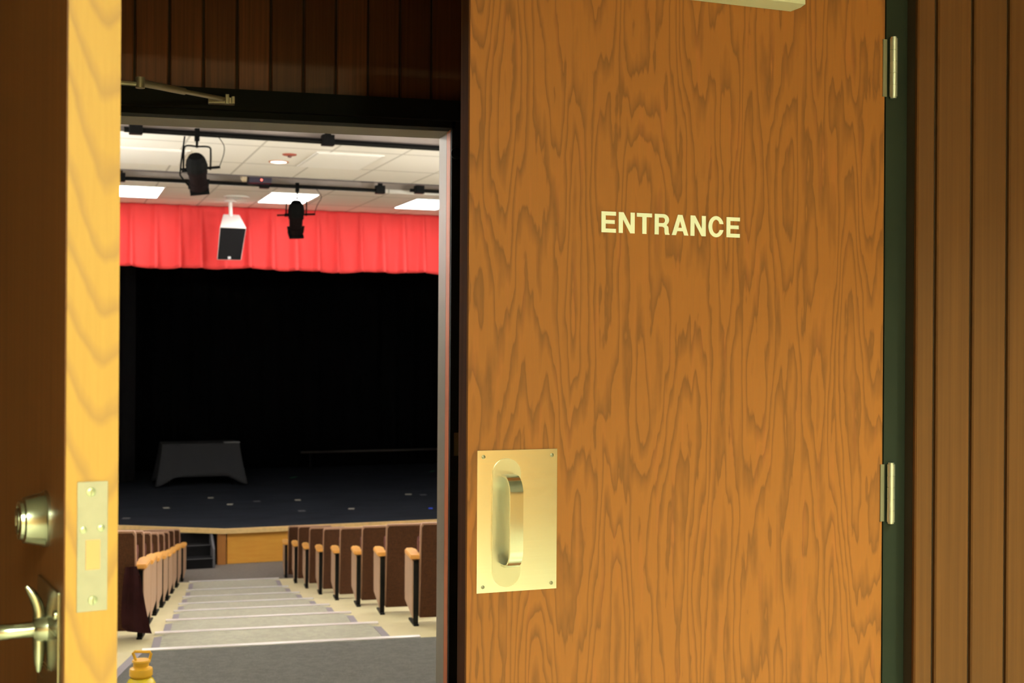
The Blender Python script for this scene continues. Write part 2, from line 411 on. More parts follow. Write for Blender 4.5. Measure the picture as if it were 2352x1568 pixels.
bm = B(); _q = hy(1040, 1020, YI - 0.021); box(bm, XI_R + 0.013, XI_R + 0.035, YI - 0.022, YI - 0.0205, _q.z - 0.035, _q.z + 0.035); box(bm, XI_R + 0.016, XI_R + 0.032, YI - 0.0235, YI - 0.022, _q.z + 0.010, _q.z + 0.016)
obj('strike_plate', bm, plain('aged_steel', (0.10, 0.08, 0.05), 0.4, 0.8), fr)

# --- hall floor: landing, steps, front floor
conc = plain('painted_concrete', (0.60, 0.54, 0.34), 0.6, 0, 0.4, 0.06, 6)
bm = B()
box(bm, -1.35, 1.6, 4.6, 4.601, FLAND - 0.1, FLAND)
lv = [YI2 + 0.03] + ED_Y + [27.5]
for k in range(9):
    if k == 0:
        box(bm, -9, -1.351, lv[0], lv[1], LVL[0] - 0.3, LVL[0]); box(bm, 1.601, 9, lv[0], lv[1], LVL[0] - 0.3, LVL[0]); box(bm, -1.351, 1.601, 4.601, lv[1], LVL[0] - 0.3, LVL[0])
    else: box(bm, -9, 9, lv[k], lv[k + 1], LVL[k] - 0.3, LVL[k])
steps = tag(obj('floor_hall_steps', bm, conc), kind='structure')
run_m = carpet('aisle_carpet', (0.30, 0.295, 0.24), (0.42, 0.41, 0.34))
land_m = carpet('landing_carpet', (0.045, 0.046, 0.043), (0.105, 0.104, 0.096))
edge_m = plain('carpet_binding', (0.22, 0.20, 0.23), 0.9)
LX = [327, 356, 381, 399, 410, 419, 427, 434]; RX = [964, 868, 806, 757, 719, 688, 662, 640]
LXw = [hy(LX[k], 1400, ED_Y[k]).x for k in range(8)]; RXw = [hy(RX[k], 1400, ED_Y[k]).x for k in range(8)]
for k in range(8):                                     # tread k+1, from edge k to edge k+1
    y0 = ED_Y[k] + 0.012; y1 = ED_Y[k + 1] - 0.055 if k < 7 else ED_Y[7] + 0.35
    if k == 7: break
    z = LVL[k + 1]; xl0, xr0, xl1, xr1 = LXw[k] - 0.0, RXw[k], LXw[k + 1], RXw[k + 1]
    bm = B(); c = 0.10
    prism(bm, [(xl0, y0), (xl0, y0), (xr0, y0), (xr0, y0)][1:3] + [(xr1, y1 - c), (xr1 - c, y1), (xl1 + c, y1), (xl1, y1 - c)], 'z', z + 0.0005, z + 0.012)
    obj('tread_carpet', bm, run_m, steps)
    bm = B()
    for (xa, xb, s) in ((xl0, xl1, 1), (xr0, xr1, -1)):
        prism(bm, [(xa, y0), (xa + 0.05 * s, y0), (xb + 0.05 * s, y1 - c), (xb, y1 - c)], 'z', z + 0.012, z + 0.014)
    obj('carpet_binding', bm, edge_m, steps)
nos_m = plain('aluminium_nosing', (0.82, 0.82, 0.85), 0.3, 0.35)
for k in range(8):
    z = LVL[k]; y = ED_Y[k]
    bm = B(); prism(bm, [(y - 0.036, z + 0.001), (y - 0.036, z + 0.013), (y + 0.006, z + 0.015), (y + 0.010, z + 0.010), (y + 0.010, z - 0.012), (y + 0.001, z - 0.012), (y + 0.001, z + 0.001)], 'x', LXw[k], RXw[k])
    obj('step_nosing', bm, nos_m, steps)
# landing carpet
xl_a = hz(272, 1566, FLAND).x - 0.03; ya = hz(272, 1566, FLAND).y
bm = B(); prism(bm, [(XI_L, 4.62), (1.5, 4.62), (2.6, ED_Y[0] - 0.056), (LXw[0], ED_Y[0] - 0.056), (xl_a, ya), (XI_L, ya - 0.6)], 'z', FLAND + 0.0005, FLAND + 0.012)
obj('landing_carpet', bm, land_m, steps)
bm = B(); prism(bm, [(LXw[0] - 0.035, ED_Y[0] - 0.06), (LXw[0] + 0.015, ED_Y[0] - 0.06), (xl_a + 0.015, ya), (xl_a - 0.035, ya)], 'z', FLAND + 0.012, FLAND + 0.015)
obj('carpet_binding', bm, edge_m, steps)
# grey carpet of the front floor
bm = B(); box(bm, -4, 6, ED_Y[7] + 0.02, 20.6, ZF + 0.0005, ZF + 0.010)
obj('front_carpet', bm, carpet('front_carpet', (0.13, 0.115, 0.105), (0.20, 0.18, 0.16), 120), steps)

# --- hall walls and ceiling (slabs in the hall's own axes)
def aobj(name, bm, mats, parent=None): return obj(name, bm, mats, parent, (0, 0, 0), AROT if parent is None else 0)
tile_m = tiles('ceiling_tile')
S1F = uv(hz(640, 323, CEIL))[1]; S1N = S1F - 1.0
S2N = uv(hz(640, 406, CEIL))[1]; S2F = uv(hz(640, 431.5, CEIL))[1]
def wall_line_v(u): # v of the rear wall at hall coordinate u
    return (YI2 + 0.03 - u * Au.y) / Av.y
bm = B()
prism(bm, [(-9, wall_line_v(-9)), (9, wall_line_v(9)), (9, S1N), (-9, S1N)], 'z', CEIL, CEIL + 0.05)
box(bm, -9, 9, S1F, S2N, CEIL, CEIL + 0.05); box(bm, -9, 9, S2F, V_VAL + 0.25, CEIL, CEIL + 0.05)
tag(aobj('ceiling_hall', bm, tile_m), kind='structure')
slot_m = plain('slot_board', (0.34, 0.295, 0.27), 0.8, 0, 0.3, 0.25, 1.5)
bm = B()
for (a, b) in ((S1N, S1F), (S2N, S2F)):
    box(bm, -9, 9, a - 0.03, a, CEIL + 0.051, CEIL + 0.8); box(bm, -9, 9, b, b + 0.03, CEIL + 0.051, CEIL + 0.8); box(bm, -9, 9, a - 0.03, b + 0.03, CEIL + 0.8, CEIL + 0.83)
tag(aobj('ceiling_slots', bm, slot_m), kind='structure')
bm = B()
box(bm, -9, 9, S1F - 0.006, S1F - 0.001, CEIL - 0.0, CEIL + 0.05); box(bm, -9, 9, S2N - 0.02, S2N + 0.02, CEIL - 0.014, CEIL - 0.001)
tag(aobj('trim_ceiling_slots', bm, plain('dark_trim', (0.10, 0.09, 0.09), 0.6)), kind='structure')
for nm, x in (('wall_hall_left', -7.2), ('wall_hall_right', 7.0)):
    bm = B(); box(bm, x, x + 0.1, YI2 + 0.03, 19.2, ZF, CEIL); tag(obj(nm, bm, hall_paint), kind='structure')

# --- stage
apex = hz(515, 1216, ZS); au, av = uv(apex)
rt = 14.0
lu, lvv = au - 6.0, av + 6.0 * math.tan(R(30))
poly = [(au, av), (9, av), (9, 27.0), (-6.5, 27.0), (-6.5, lvv + 0.3), (lu, lvv)]
stage = thing('stage', 'low angled wooden stage with black floor and pale nosing', 'stage', (0, 0, 0), AROT, kind='structure')
bm = B(); prism(bm, poly, 'z', ZS - 0.06, ZS)
def stage_floor():
    mt, n, l, b = nt('stage_floor_paint')
    tc = n.new('ShaderNodeTexCoord').outputs['Object']
    a = noise(n, l, tc, (1.2, 3.5, 1), 4, 0.7); c_ = noise(n, l, tc, (14, 30, 1), 3, 0.7)
    c = mixc(n, l, ramp(n, l, a, [(0.35, (0,) * 3), (0.7, (1,) * 3)]), (0.013, 0.016, 0.023), (0.024, 0.029, 0.041))
    c = mixc(n, l, M_(n, 'MULTIPLY', ramp(n, l, c_, [(0.62, (0,) * 3), (0.78, (1,) * 3)]), 0.45, l=l), c, (0.11, 0.115, 0.125))
    l.new(c, b.inputs['Base Color']); b.inputs['Roughness'].default_value = 0.75; b.inputs['Specular IOR Level'].default_value = 0.15
    return mt
obj('stage_floor', bm, stage_floor(), stage)
fas = stained('stage_oak', (0.98, 0.53, 0.09), (0.92, 0.43, 0.07), (3, 3, 30), rough=0.5)
pale = plain('pale_nosing_wood', (0.88, 0.62, 0.28), 0.4, noise=0.08)
bm = B(); prism(bm, [(au, av - 0.04), (9, av - 0.04), (9, av + 0.02), (au + 0.006, av + 0.02), (lu, lvv + 0.03), (lu - 0.02, lvv - 0.04)], 'z', ZS - 0.055, ZS + 0.012)
obj('edge_nosing', bm, pale, stage)
bm = B(); prism(bm, [(au + 0.05, av + 0.07), (9, av + 0.07), (9, av + 0.10), (au + 0.05, av + 0.10)], 'z', ZF, ZS - 0.061)
obj('front_panel', bm, fas, stage)
bm = B(); prism(bm, [(au - 0.09, av + 0.17), (au - 0.09, av + 0.22), (lu, lvv + 0.12), (lu, lvv + 0.08)], 'z', ZF, ZS - 0.061)
obj('black_front_panel', bm, black_paint, stage)
bm = B(); box(bm, au - 0.09, au + 0.03, av + 0.02, av + 0.18, ZF, ZS - 0.061, bev=0.004)
obj('corner_post', bm, stained('corner_post_wood', (0.50, 0.21, 0.05), (0.36, 0.15, 0.04)), stage)
# stage enclosure
bm = B(); box(bm, -6.6, -6.5, V_VAL, 27.2, ZS - 0.2, 4.6); box(bm, 9, 9.1, V_VAL, 27.2, ZS - 0.2, 4.6); box(bm, -6.6, 9.1, 27.1, 27.2, ZS - 0.2, 4.6); box(bm, -6.6, 9.1, V_VAL + 0.2, 27.2, 4.6, 4.7); box(bm, -9, 9.1, V_VAL + 0.16, V_VAL + 0.22, CEIL + 0.05, 4.6)
tag(aobj('wall_stage', bm, black_paint), kind='structure')

# curtains -------------------------------------------------------------
def drape(bm, u0, u1, v, z0, z1, period, amp, sharp=True, seed=1, nz=14, hemwob=0.02, step=0.02, flare=0.6):
    rnd = random.Random(seed); n = int((u1 - u0) / step); cols = []
    ph = [rnd.uniform(-0.08, 0.08) for _ in range(int((u1 - u0) / period) + 3)]
    wd = [rnd.uniform(0.6, 1.5) for _ in ph]
    for i in range(n + 1):
        u = u0 + (u1 - u0) * i / n; t = (u - u0) / period; k = int(t); f = t - k - 0.5 - ph[k]
        col = []
        for j in range(nz + 1):
            q = j / nz                                   # 0 top, 1 bottom
            if sharp: d = math.exp(-(f / (0.085 * wd[k] * (1 + flare * q))) ** 2) * (0.12 + 0.88 * q) + 0.10 * math.sin(2 * math.pi * f) * (1 - 0.5 * q)
            else: d = 0.5 + 0.5 * math.cos(2 * math.pi * f) + 0.2 * math.sin(4 * math.pi * f + k)
            zz = z1 + (z0 - z1) * q + (hemwob * q * (0.5 * math.sin(t * 2.4) + 0.5 * math.sin(t * 0.9 + 1)))
            col.append(bm.verts.new((u, v - amp * d, zz)))
        cols.append(col)
    for a, b in zip(cols, cols[1:]):
        for j in range(nz):
            f = bm.faces.new((a[j], b[j], b[j + 1], a[j + 1])); f.smooth = True
def solidify(o, t):
    md = o.modifiers.new('thickness', 'SOLIDIFY'); md.thickness = t; md.offset = 0
red_m = plain('red_velour', (0.80, 0.075, 0.078), 0.9, 0, 0.1)
zb = hv(640, 621, V_VAL).z
bm = B(); drape(bm, -4.5, 8.5, 0, zb - 0.0, CEIL - 0.006, 0.335, 0.20, True, 4, 16, 0.022)
val = obj('red_valance', bm, red_m, None, tuple(A(0, V_VAL, 0)), AROT, fix=False); solidify(val, 0.006)
tag(val, 'bright red pleated valance hanging along the top of the stage', 'curtain')
bm = B(); drape(bm, -6.3, 8.9, 0, ZS + 0.02, 4.5, 0.42, 0.12, False, 9, 4, 0.0, 0.05)
bk = obj('backdrop_curtain', bm, black_cloth, None, tuple(A(0, 26.6, 0)), AROT, fix=False); solidify(bk, 0.006)
tag(bk, 'black backdrop curtain across the rear of the stage', 'curtain')
_l = uv(hz(290, 1108, ZS))
bm = B(); drape(bm, _l[0] - 2.6, _l[0] + 0.15, 0, ZS + 0.02, 4.5, 0.3, 0.1, False, 3, 4, 0.0, 0.04)
lg = obj('side_curtain', bm, plain('black_leg_cloth', (0.010, 0.010, 0.012), 1.0, 0, 0.1), None, tuple(A(0, _l[1], 0)), AROT, fix=False); solidify(lg, 0.006)
tag(lg, 'black side curtain standing left of the draped table on stage', 'curtain')
_a = hv(690, 1048, 26.35); _b = hv(1003, 1043, 26.35)
bm = B(); ua, ub = _a.dot(Au), _b.dot(Au)
tube(bm, [(ua, 0, 0), (ub + 1.5, 0, 0.0)], 0.022, 10)
obj_p = obj('floor_batten', bm, plain('batten_grey', (0.045, 0.038, 0.035), 0.6), None, tuple(A(0, 26.3, ZS + 0.34)), AROT)
tag(obj_p, 'thin dark pipe low in front of the black backdrop', 'pipe')
for x in (ua + 0.2, ub + 0.6):
    bm = B(); box(bm, x - 0.015, x + 0.015, -0.015, 0.015, -0.34, -0.01); box(bm, x - 0.03, x + 0.03, -0.15, 0.15, -0.34, -0.325)
    obj('pipe_foot', bm, black_metal, obj_p)
# ================================================================== DOORS
# --- right leaf with the lettering
F0 = Vector((0.474, 2.265, 0)); H0 = Vector((1.382, 2.375, 0))
dd = (H0 - F0).normalized(); RA = math.atan2(dd.y, dd.x); RWID = (H0 - F0).length; DT = 0.0445
dn = Vector((-dd.y, dd.x, 0))
def dl(px, py, off=0.0):                      # photo position -> (x, z) on the leaf's face, off = distance proud of it
    p = hit(px, py, F0 - dn * off, dn) - F0; return p.dot(dd), p.z
DTOP = 2.29
door1 = tag(thing('door_1', 'golden oak door leaf lettered ENTRANCE, slightly ajar, right of the opening', 'door', F0, RA), kind='structure')
bm = B(); box(bm, 0.0, RWID, 0.0012, DT, 0.012, DTOP, bev=0.001); obj('door_leaf', bm, oak, door1)
edge_dark = stained('leaf_edge_brown', (0.11, 0.04, 0.018), (0.07, 0.025, 0.012), (60, 60, 2), rough=0.85)
edge_dark.node_tree.nodes['Principled BSDF'].inputs['Specular IOR Level'].default_value = 0.08
bm = B(); box(bm, -0.003, 0.0, 0.0, DT, 0.012, DTOP); obj('lock_edge', bm, edge_dark, door1)
# lettering
def letter_shapes():
    """Grotesque bold capitals, cap height 1; returns {char: (width, [polygons])}; holes are separate polygons"""
    s = 0.205
    L = {}
    L['E'] = (0.70, [[(0, 0), (0.70, 0), (0.70, 0.185), (s, 0.185), (s, 0.42), (0.64, 0.42), (0.64, 0.60), (s, 0.60), (s, 0.815), (0.70, 0.815), (0.70, 1), (0, 1)]])
    L['N'] = (0.78, [[(0, 0), (s, 0), (s, 0.66), (0.565, 0), (0.78, 0), (0.78, 1), (0.78 - s, 1), (0.78 - s, 0.36), (0.235, 1), (0, 1)]])
    L['T'] = (0.75, [[(0.27, 0), (0.48, 0), (0.48, 0.815), (0.75, 0.815), (0.75, 1), (0, 1), (0, 0.815), (0.27, 0.815)]])
    def arc(cx, cy, rx, ry, a0, a1, n=14): return [(cx + rx * math.cos(R(a0 + (a1 - a0) * i / n)), cy + ry * math.sin(R(a0 + (a1 - a0) * i / n))) for i in range(n + 1)]
    outer = [(0, 0), (s, 0), (s, 0.385), (0.36, 0.385)] + arc(0.36, 0.285, 0.125, 0.10, 90, 0, 6) + [(0.49, 0.12), (0.52, 0.0), (0.74, 0.0), (0.74, 0.03), (0.705, 0.10), (0.69, 0.28)] + arc(0.53, 0.33, 0.155, 0.14, 0, 62, 5) + arc(0.44, 0.72, 0.275, 0.28, -52, 90, 12) + [(0, 1)]
    hole = [(s, 0.56), (s, 0.825), (0.41, 0.825)] + arc(0.41, 0.6925, 0.10, 0.1325, 90, -90, 10)
    L['R'] = (0.74, [outer, hole])
    L['A'] = (0.84, [[(0, 0), (0.215, 0), (0.28, 0.20), (0.56, 0.20), (0.625, 0), (0.84, 0), (0.535, 1), (0.305, 1)], [(0.335, 0.37), (0.42, 0.70), (0.505, 0.37)]])
    co = arc(0.40, 0.5, 0.40, 0.525, 28, 332, 34); ci = arc(0.40, 0.5, 0.20, 0.345, 330, 30, 30)
    L['C'] = (0.80, [[(0.772, 0.64)] + [p for p in co if p[0] < 0.775] + [(0.778, 0.345), (0.578, 0.345)] + [p for p in ci if p[0] < 0.572] + [(0.572, 0.64)]])
    return L
LS = letter_shapes()
x0, z0 = dl(1381, 533); x1, z1 = dl(1699, 546); xt, zt = dl(1383, 485)
cap = zt - z0
word = 'ENTRANCE'
gap = {('E', 'N'): 0.13, ('N', 'T'): 0.10, ('T', 'R'): 0.13, ('R', 'A'): 0.11, ('A', 'N'): 0.10, ('N', 'C'): 0.13, ('C', 'E'): 0.13}
W = sum(LS[c][0] for c in word) + sum(gap[(a, b)] for a, b in zip(word, word[1:]))
sx = (x1 - x0) / W
cu = bpy.data.curves.new('lettering', 'CURVE'); cu.dimensions = '2D'; cu.fill_mode = 'BOTH'; cu.extrude = 0.0004
px_ = 0.0
for i, c in enumerate(word):
    wd, polys = LS[c]
    for pl in polys:
        sp = cu.splines.new('POLY'); sp.points.add(len(pl) - 1); sp.use_cyclic_u = True
        for k, (a, b) in enumerate(pl): sp.points[k].co = ((px_ + a) * sx, b * cap, 0, 1)
    px_ += wd + (gap[(c, word[i + 1])] if i < 7 else 0)
tmp = bpy.data.objects.new('lettering_curve', cu); COL.objects.link(tmp)
bpy.context.view_layer.update()
me = bpy.data.meshes.new_from_object(tmp.evaluated_get(bpy.context.evaluated_depsgraph_get()))
bpy.data.objects.remove(tmp)
me.materials.clear(); me.materials.append(plain('white_vinyl', (0.86, 0.85, 0.78), 0.55, spec=0.3))
lt = bpy.data.objects.new('lettering', me); COL.objects.link(lt); lt.parent = door1
lt.location = (x0, -0.0002, z0); lt.rotation_euler = (R(90), math.atan2(0, 1), 0)
lt['label'] = 'white capitals reading ENTRANCE'
# pull plate, four screws, oval back plate, D grip
pc = [dl(1098, 1034), dl(1280, 1030), dl(1277, 1350), dl(1092, 1363)]
pxa, pxb = (pc[0][0] + pc[3][0]) / 2, (pc[1][0] + pc[2][0]) / 2; pza, pzb = (pc[2][1] + pc[3][1]) / 2, (pc[0][1] + pc[1][1]) / 2
bm = B(); box(bm, pxa, pxb, -0.0015, 0.0011, pza, pzb, bev=0.0004)
pl8 = obj('pull_plate', bm, plate_m, door1)
for (a, b) in ((1, 1), (-1, 1), (1, -1), (-1, -1)):
    xx = pxa + 0.012 if a > 0 else pxb - 0.011; zz = pza + 0.011 if b > 0 else pzb - 0.012
    bm = B(); lathe(bm, [(0.0036, 0), (0.0033, 0.0008), (0.002, 0.0012)], (xx, -0.0015, zz), (0, -1, 0), 18); obj('screw', bm, screw_m, pl8)
oa = dl(1130, 1200)[0]; ob = dl(1194, 1200)[0]; oz1 = dl(1162, 1052)[1]; oz0 = dl(1162, 1347)[1]
orad = (ob - oa) / 2; oc = (oa + ob) / 2
pts = [(oc + orad * math.cos(R(t)), oz1 - orad + orad * math.sin(R(t))) for t in range(0, 181, 10)] + [(oc + orad * math.cos(R(t)), oz0 + orad + orad * math.sin(R(t))) for t in range(180, 361, 10)]
bm = B(); prism(bm, pts, 'y', -0.0035, -0.0014); obj('oval_rose', bm, brushed('rose_steel', (0.62, 0.60, 0.52), 0.3, (3, 3, 300)), door1)
GO = 0.052; gz1 = dl(1186, 1095, GO)[1]; gz0 = dl(1186, 1309, GO)[1]; ga = dl(1172, 1200, GO)[0]; gb = dl(1202, 1200, GO)[0]
bm = B()
path = []
rr_ = 0.034
y_in = -0.003
for t in range(0, 91, 10): path.append((-GO + rr_ - rr_ * math.sin(R(t)), gz1 - rr_ + rr_ * math.cos(R(t))))
for t in range(90, 181, 10): path.append((-GO + rr_ - rr_ * math.sin(R(t)), gz0 + rr_ + rr_ * math.cos(R(t))))
path = [(y_in, gz1)] + path + [(y_in, gz0)]
th = 0.0042; inner = []
for i, p in enumerate(path):
    a = Vector(path[max(i - 1, 0)]); b = Vector(path[min(i + 1, len(path) - 1)]); t = (b - a).normalized(); nrm = Vector((-t.y, t.x))
    inner.append((p[0] + nrm.x * -th, p[1] + nrm.y * -th))
ring = path; ring2 = inner
def band(bm, A1, A2, xa, xb):
    va = [[bm.verts.new((x, p[0], p[1])) for p in Q] for Q in (A1, A2) for x in (xa, xb)]
    n = len(A1)
    for i in range(n - 1):
        for (a, b) in ((0, 1), (2, 3), (0, 2), (1, 3)):
            f = bm.faces.new((va[a][i], va[a][i + 1], va[b][i + 1], va[b][i])); f.smooth = (a, b) in ((0, 1), (2, 3))
    for i in (0, n - 1): bm.faces.new((va[0][i], va[1][i], va[3][i], va[2][i]))
c0 = sum(p[0] for p in path) / len(path)
# keep the inner band inside the loop
if abs(inner[12][0]) > abs(path[12][0]): inner = [(2 * p[0] - q[0], 2 * p[1] - q[1]) for p, q in zip(path, inner)]
band(bm, path, inner, ga, gb)
gr = obj('pull_grip', bm, grip_m, door1)
# hinges on the right edge
for (ya_, yb_) in ((88, 228), (1061, 1200)):
    zt_ = dl(2050, ya_)[1]; zb_ = dl(2050, yb_)[1]
    bm = B(); box(bm, RWID - 0.006, RWID + 0.002, -0.0016, 0.0012, zb_ + 0.004, zt_ - 0.004)
    box(bm, RWID + 0.0005, RWID + 0.003, -0.002, DT - 0.01, zb_ + 0.004, zt_ - 0.004)
    hg = obj('hinge', bm, plain('hinge_leaf', (0.30, 0.28, 0.22), 0.4, 0.6), door1)
    bm = B(); r_ = 0.0082
    for k in range(5):
        a = zb_ + 0.003 + (zt_ - zb_ - 0.006) * k / 5; b = zb_ + 0.003 + (zt_ - zb_ - 0.006) * (k + 1) / 5
        lathe(bm, [(r_, a + 0.0004), (r_, b - 0.0004)], (RWID + 0.0135, -0.010, 0), (0, 0, 1), 20)
    lathe(bm, [(r_ * 0.8, zb_), (r_ * 0.8, zt_)], (RWID + 0.0135, -0.010, 0), (0, 0, 1), 20)
    obj('knuckle', bm, steel, hg)
# closer body at the top
cx1, cz1 = dl(1816, 31); cx0 = cx1 - 0.31
COFF = 0.058
bm = B()
prism(bm, [(cx0, 0), (cx1, 0), (cx1 + 0.002, -COFF * 0.55), (cx1 - 0.004, -COFF), (cx0 + 0.004, -COFF), (cx0, -COFF * 0.5)], 'z', cz1 + 0.004, cz1 + 0.085)
cl = obj('closer_body', bm, plain('closer_paint', (0.58, 0.56, 0.46), 0.4, 0, 0.5), door1)
bm = B(); lathe(bm, [(0.016, 0), (0.016, 0.03)], (cx0 + 0.07, -0.03, cz1 + 0.085), (0, 0, 1), 20)
tube(bm, [(cx0 + 0.07, -0.03, cz1 + 0.11), (cx0 + 0.34, -0.22, cz1 + 0.115)], 0.008, 8); obj('closer_arm', bm, nickel, cl)

# --- left leaf, standing wide open towards the camera
LA = math.atan2(0.279, 0.9605); LT = 0.0500
A0 = Vector((-0.125, 1.256, 0)); le = Vector((math.cos(LA), math.sin(LA), 0)); ll = Vector((-math.sin(LA), math.cos(LA), 0))
LW = 1.14
def lf(px, py, x=0.0):                        # on the leaf's face (x = 0) -> (y, z)
    p = hit(px, py, A0 + le * x, le) - A0; return p.dot(ll), p.z
def ledge(px, py, y=0.0):
    p = hit(px, py, A0 + ll * y, ll) - A0; return p.dot(le), p.z
door2 = tag(thing('door_2', 'brown door leaf seen edge-on at the left, pale wood edge with lock plate', 'door', A0, LA), kind='structure')
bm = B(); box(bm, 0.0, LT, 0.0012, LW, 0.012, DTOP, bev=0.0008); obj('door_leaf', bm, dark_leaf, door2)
bm = B(); box(bm, 0.0012, LT - 0.0006, -0.0008, 0.0011, 0.012, DTOP); obj('lock_edge', bm, ash, door2)['label'] = 'pale yellow wood edge strip'
# bolt plate on the edge
q = [ledge(174, 1107), ledge(244, 1104), ledge(248, 1398), ledge(178, 1406)]
ex0, ex1 = (q[0][0] + q[3][0]) / 2, (q[1][0] + q[2][0]) / 2; ez0, ez1 = (q[2][1] + q[3][1]) / 2, (q[0][1] + q[1][1]) / 2
print('bolt plate', ex0, ex1, ez0, ez1)
bm = B(); box(bm, ex0, ex1, -0.0024, -0.0006, ez0, ez1, bev=0.0004)
fp = obj('lock_plate', bm, nickel_flat, door2)
def edge_screw(px, py, r, slot=True, hole=False):
    x, z = ledge(px, py); bm = B()
    lathe(bm, [(r, 0), (r * 0.85, 0.0010), (r * 0.4, 0.0014)], (x, -0.0022, z), (0, -1, 0), 20)
    o = obj('screw', bm, plain('nickel_screw', (0.50, 0.56, 0.44), 0.3, 0.7), fp)
    if slot: bm = B(); box(bm, x - 0.0004, x + 0.0004, -0.0040, -0.0030, z - r * 0.8, z + r * 0.8); obj('slot', bm, screw_m, o)
edge_screw(208, 1129, 0.0046); edge_screw(212, 1377, 0.0046); edge_screw(190, 1216, 0.0036, False); edge_screw(231, 1212, 0.0036, False)
bxa, bza = ledge(195, 1308); bxb, bzb = ledge(229, 1237)
bm = B(); box(bm, bxa, bxb, -0.0032, -0.0020, bza, bzb, bev=0.0004); obj('bolt_head', bm, plain('brass_bolt', (0.62, 0.40, 0.22), 0.4, 0.3), fp)
# deadbolt on the face: stepped cone
dy, dz = lf(107, 1191)
bm = B(); lathe(bm, [(0.0285, 0), (0.0285, 0.003), (0.027, 0.0045), (0.0232, 0.021), (0.0230, 0.022), (0.020, 0.0235), (0.0195, 0.0265), (0.0145, 0.0275), (0.014, 0.0255), (0.0, 0.0255)], (0, dy, dz), (-1, 0, 0), 48, cap=False)
db = obj('deadbolt', bm, nickel, door2)
bm = B(); lathe(bm, [(0.0125, 0.0255), (0.0125, 0.0285), (0.0, 0.0288)], (0, dy, dz), (-1, 0, 0), 32, cap=False); box(bm, -0.0295, -0.0285, dy - 0.001, dy + 0.001, dz - 0.005, dz + 0.005); obj('key_cylinder', bm, screw_m, db)
# lever set: tall plate, tall oval boss, lever
ty, tz = lf(140, 1362)
print('lever plate', ty, tz, 'deadbolt', dy, dz)
ty0 = max(0.012, ty); ty1 = lf(34, 1282)[0]
bm = B(); box(bm, -0.003, 0.0, ty0, min(ty1, ty0 + 0.11), tz - 0.27, tz, bev=0.0008)
lp = obj('lever_plate', bm, brushed('lever_plate_metal', (0.34, 0.32, 0.25), 0.25, (4, 4, 300)), door2)
bm = B()
lathe(bm, [(0.005, 0), (0.0045, 0.002), (0.002, 0.003)], (-0.003, ty0 + 0.009, tz - 0.022), (-1, 0, 0), 16); obj('screw', bm, nickel, lp)
by_, bz_ = lf(112, 1441)
bm = B()
prof = []
for i in range(25):                            # raised thumb-turn rim, a tall bowed bar
    t = -1 + 2 * i / 24
    prof.append((-0.009 - (0.012 * max(0, (t - 0.35) / 0.65) ** 1.8), by_ + 0.002, bz_ + 0.043 * t))
tube(bm, prof, [0.0022 + 0.0038 * (1 - (abs(-1 + 2 * i / 24)) ** 4) for i in range(25)], 14)
obj('bowed_escutcheon', bm, nickel, door2)
bm = B()
lever = [(-0.003, by_, bz_), (-0.030, by_, bz_), (-0.045, by_ + 0.003, bz_ - 0.0005), (-0.058, by_ + 0.010, bz_ - 0.003), (-0.066, by_ + 0.022, bz_ - 0.008), (-0.069, by_ + 0.040, bz_ - 0.013), (-0.069, by_ + 0.07, bz_ - 0.017), (-0.067, by_ + 0.10, bz_ - 0.018)]
def smooth(pts, n=6):
    P = [Vector(p) for p in pts]; out = []
    for i in range(len(P) - 1):
        a, b, c, d = P[max(i - 1, 0)], P[i], P[i + 1], P[min(i + 2, len(P) - 1)]
        for k in range(n):
            t = k / n; out.append(0.5 * ((2 * b) + (c - a) * t + (2 * a - 5 * b + 4 * c - d) * t * t + (3 * b - a - 3 * c + d) * t ** 3))
    return out + [P[-1]]
tube(bm, smooth(lever), 0.0078, 20); lathe(bm, [(0.014, 0), (0.012, 0.008), (0.009, 0.012)], (-0.003, by_, bz_), (-1, 0, 0), 28)
obj('lever_handle', bm, nickel, door2)
bm = B()
for z in (0.25, 1.15, 2.05): lathe(bm, [(0.0085, z), (0.0085, z + 0.11)], (-0.004, LW - 0.002, 0), (0, 0, 1), 16)
obj('hinge', bm, steel, door2)

# --- inner left leaf (hidden behind the nearer one) and its closer arm on the black head
door3 = tag(thing('door_3', 'inner door leaf with a thin closer arm reaching over the dark head', 'door', (XI_L, YI - 0.05, 0), 0), kind='structure')
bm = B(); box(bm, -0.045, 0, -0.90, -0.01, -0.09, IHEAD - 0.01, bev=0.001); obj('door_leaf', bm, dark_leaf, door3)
YB = YI - 0.075
be = hy(515, 228, YB); el = hit(322, 190, (0, YB - 0.30, 0), (0, 1, 0)); 
D3 = Vector((XI_L, YI - 0.05, 0))
bm = B(); box(bm, 0.0, 0.055, -0.62, -0.36, el.z - 0.06, el.z - 0.005, bev=0.004); obj('closer_body', bm, black_metal, door3)
arm_m = plain('arm_metal', (0.33, 0.27, 0.19), 0.4, 0.5)
bm = B(); far = hit(272, 189, (0, YB - 0.42, 0), (0, 1, 0))
e = el - D3; b_ = be - D3; fa = Vector((0.03, -0.45, el.z))
tube(bm, [fa, e + Vector((0.0, 0, -0.004))], 0.0065, 10)
tube(bm, [e, e + (b_ - e) * 0.5], 0.0095, 12); tube(bm, [e + (b_ - e) * 0.5, b_], 0.0065, 12)
lathe(bm, [(0.012, -0.014), (0.012, 0.014)], e, (0, 0, 1), 16)
obj('closer_arm', bm, arm_m, door3)
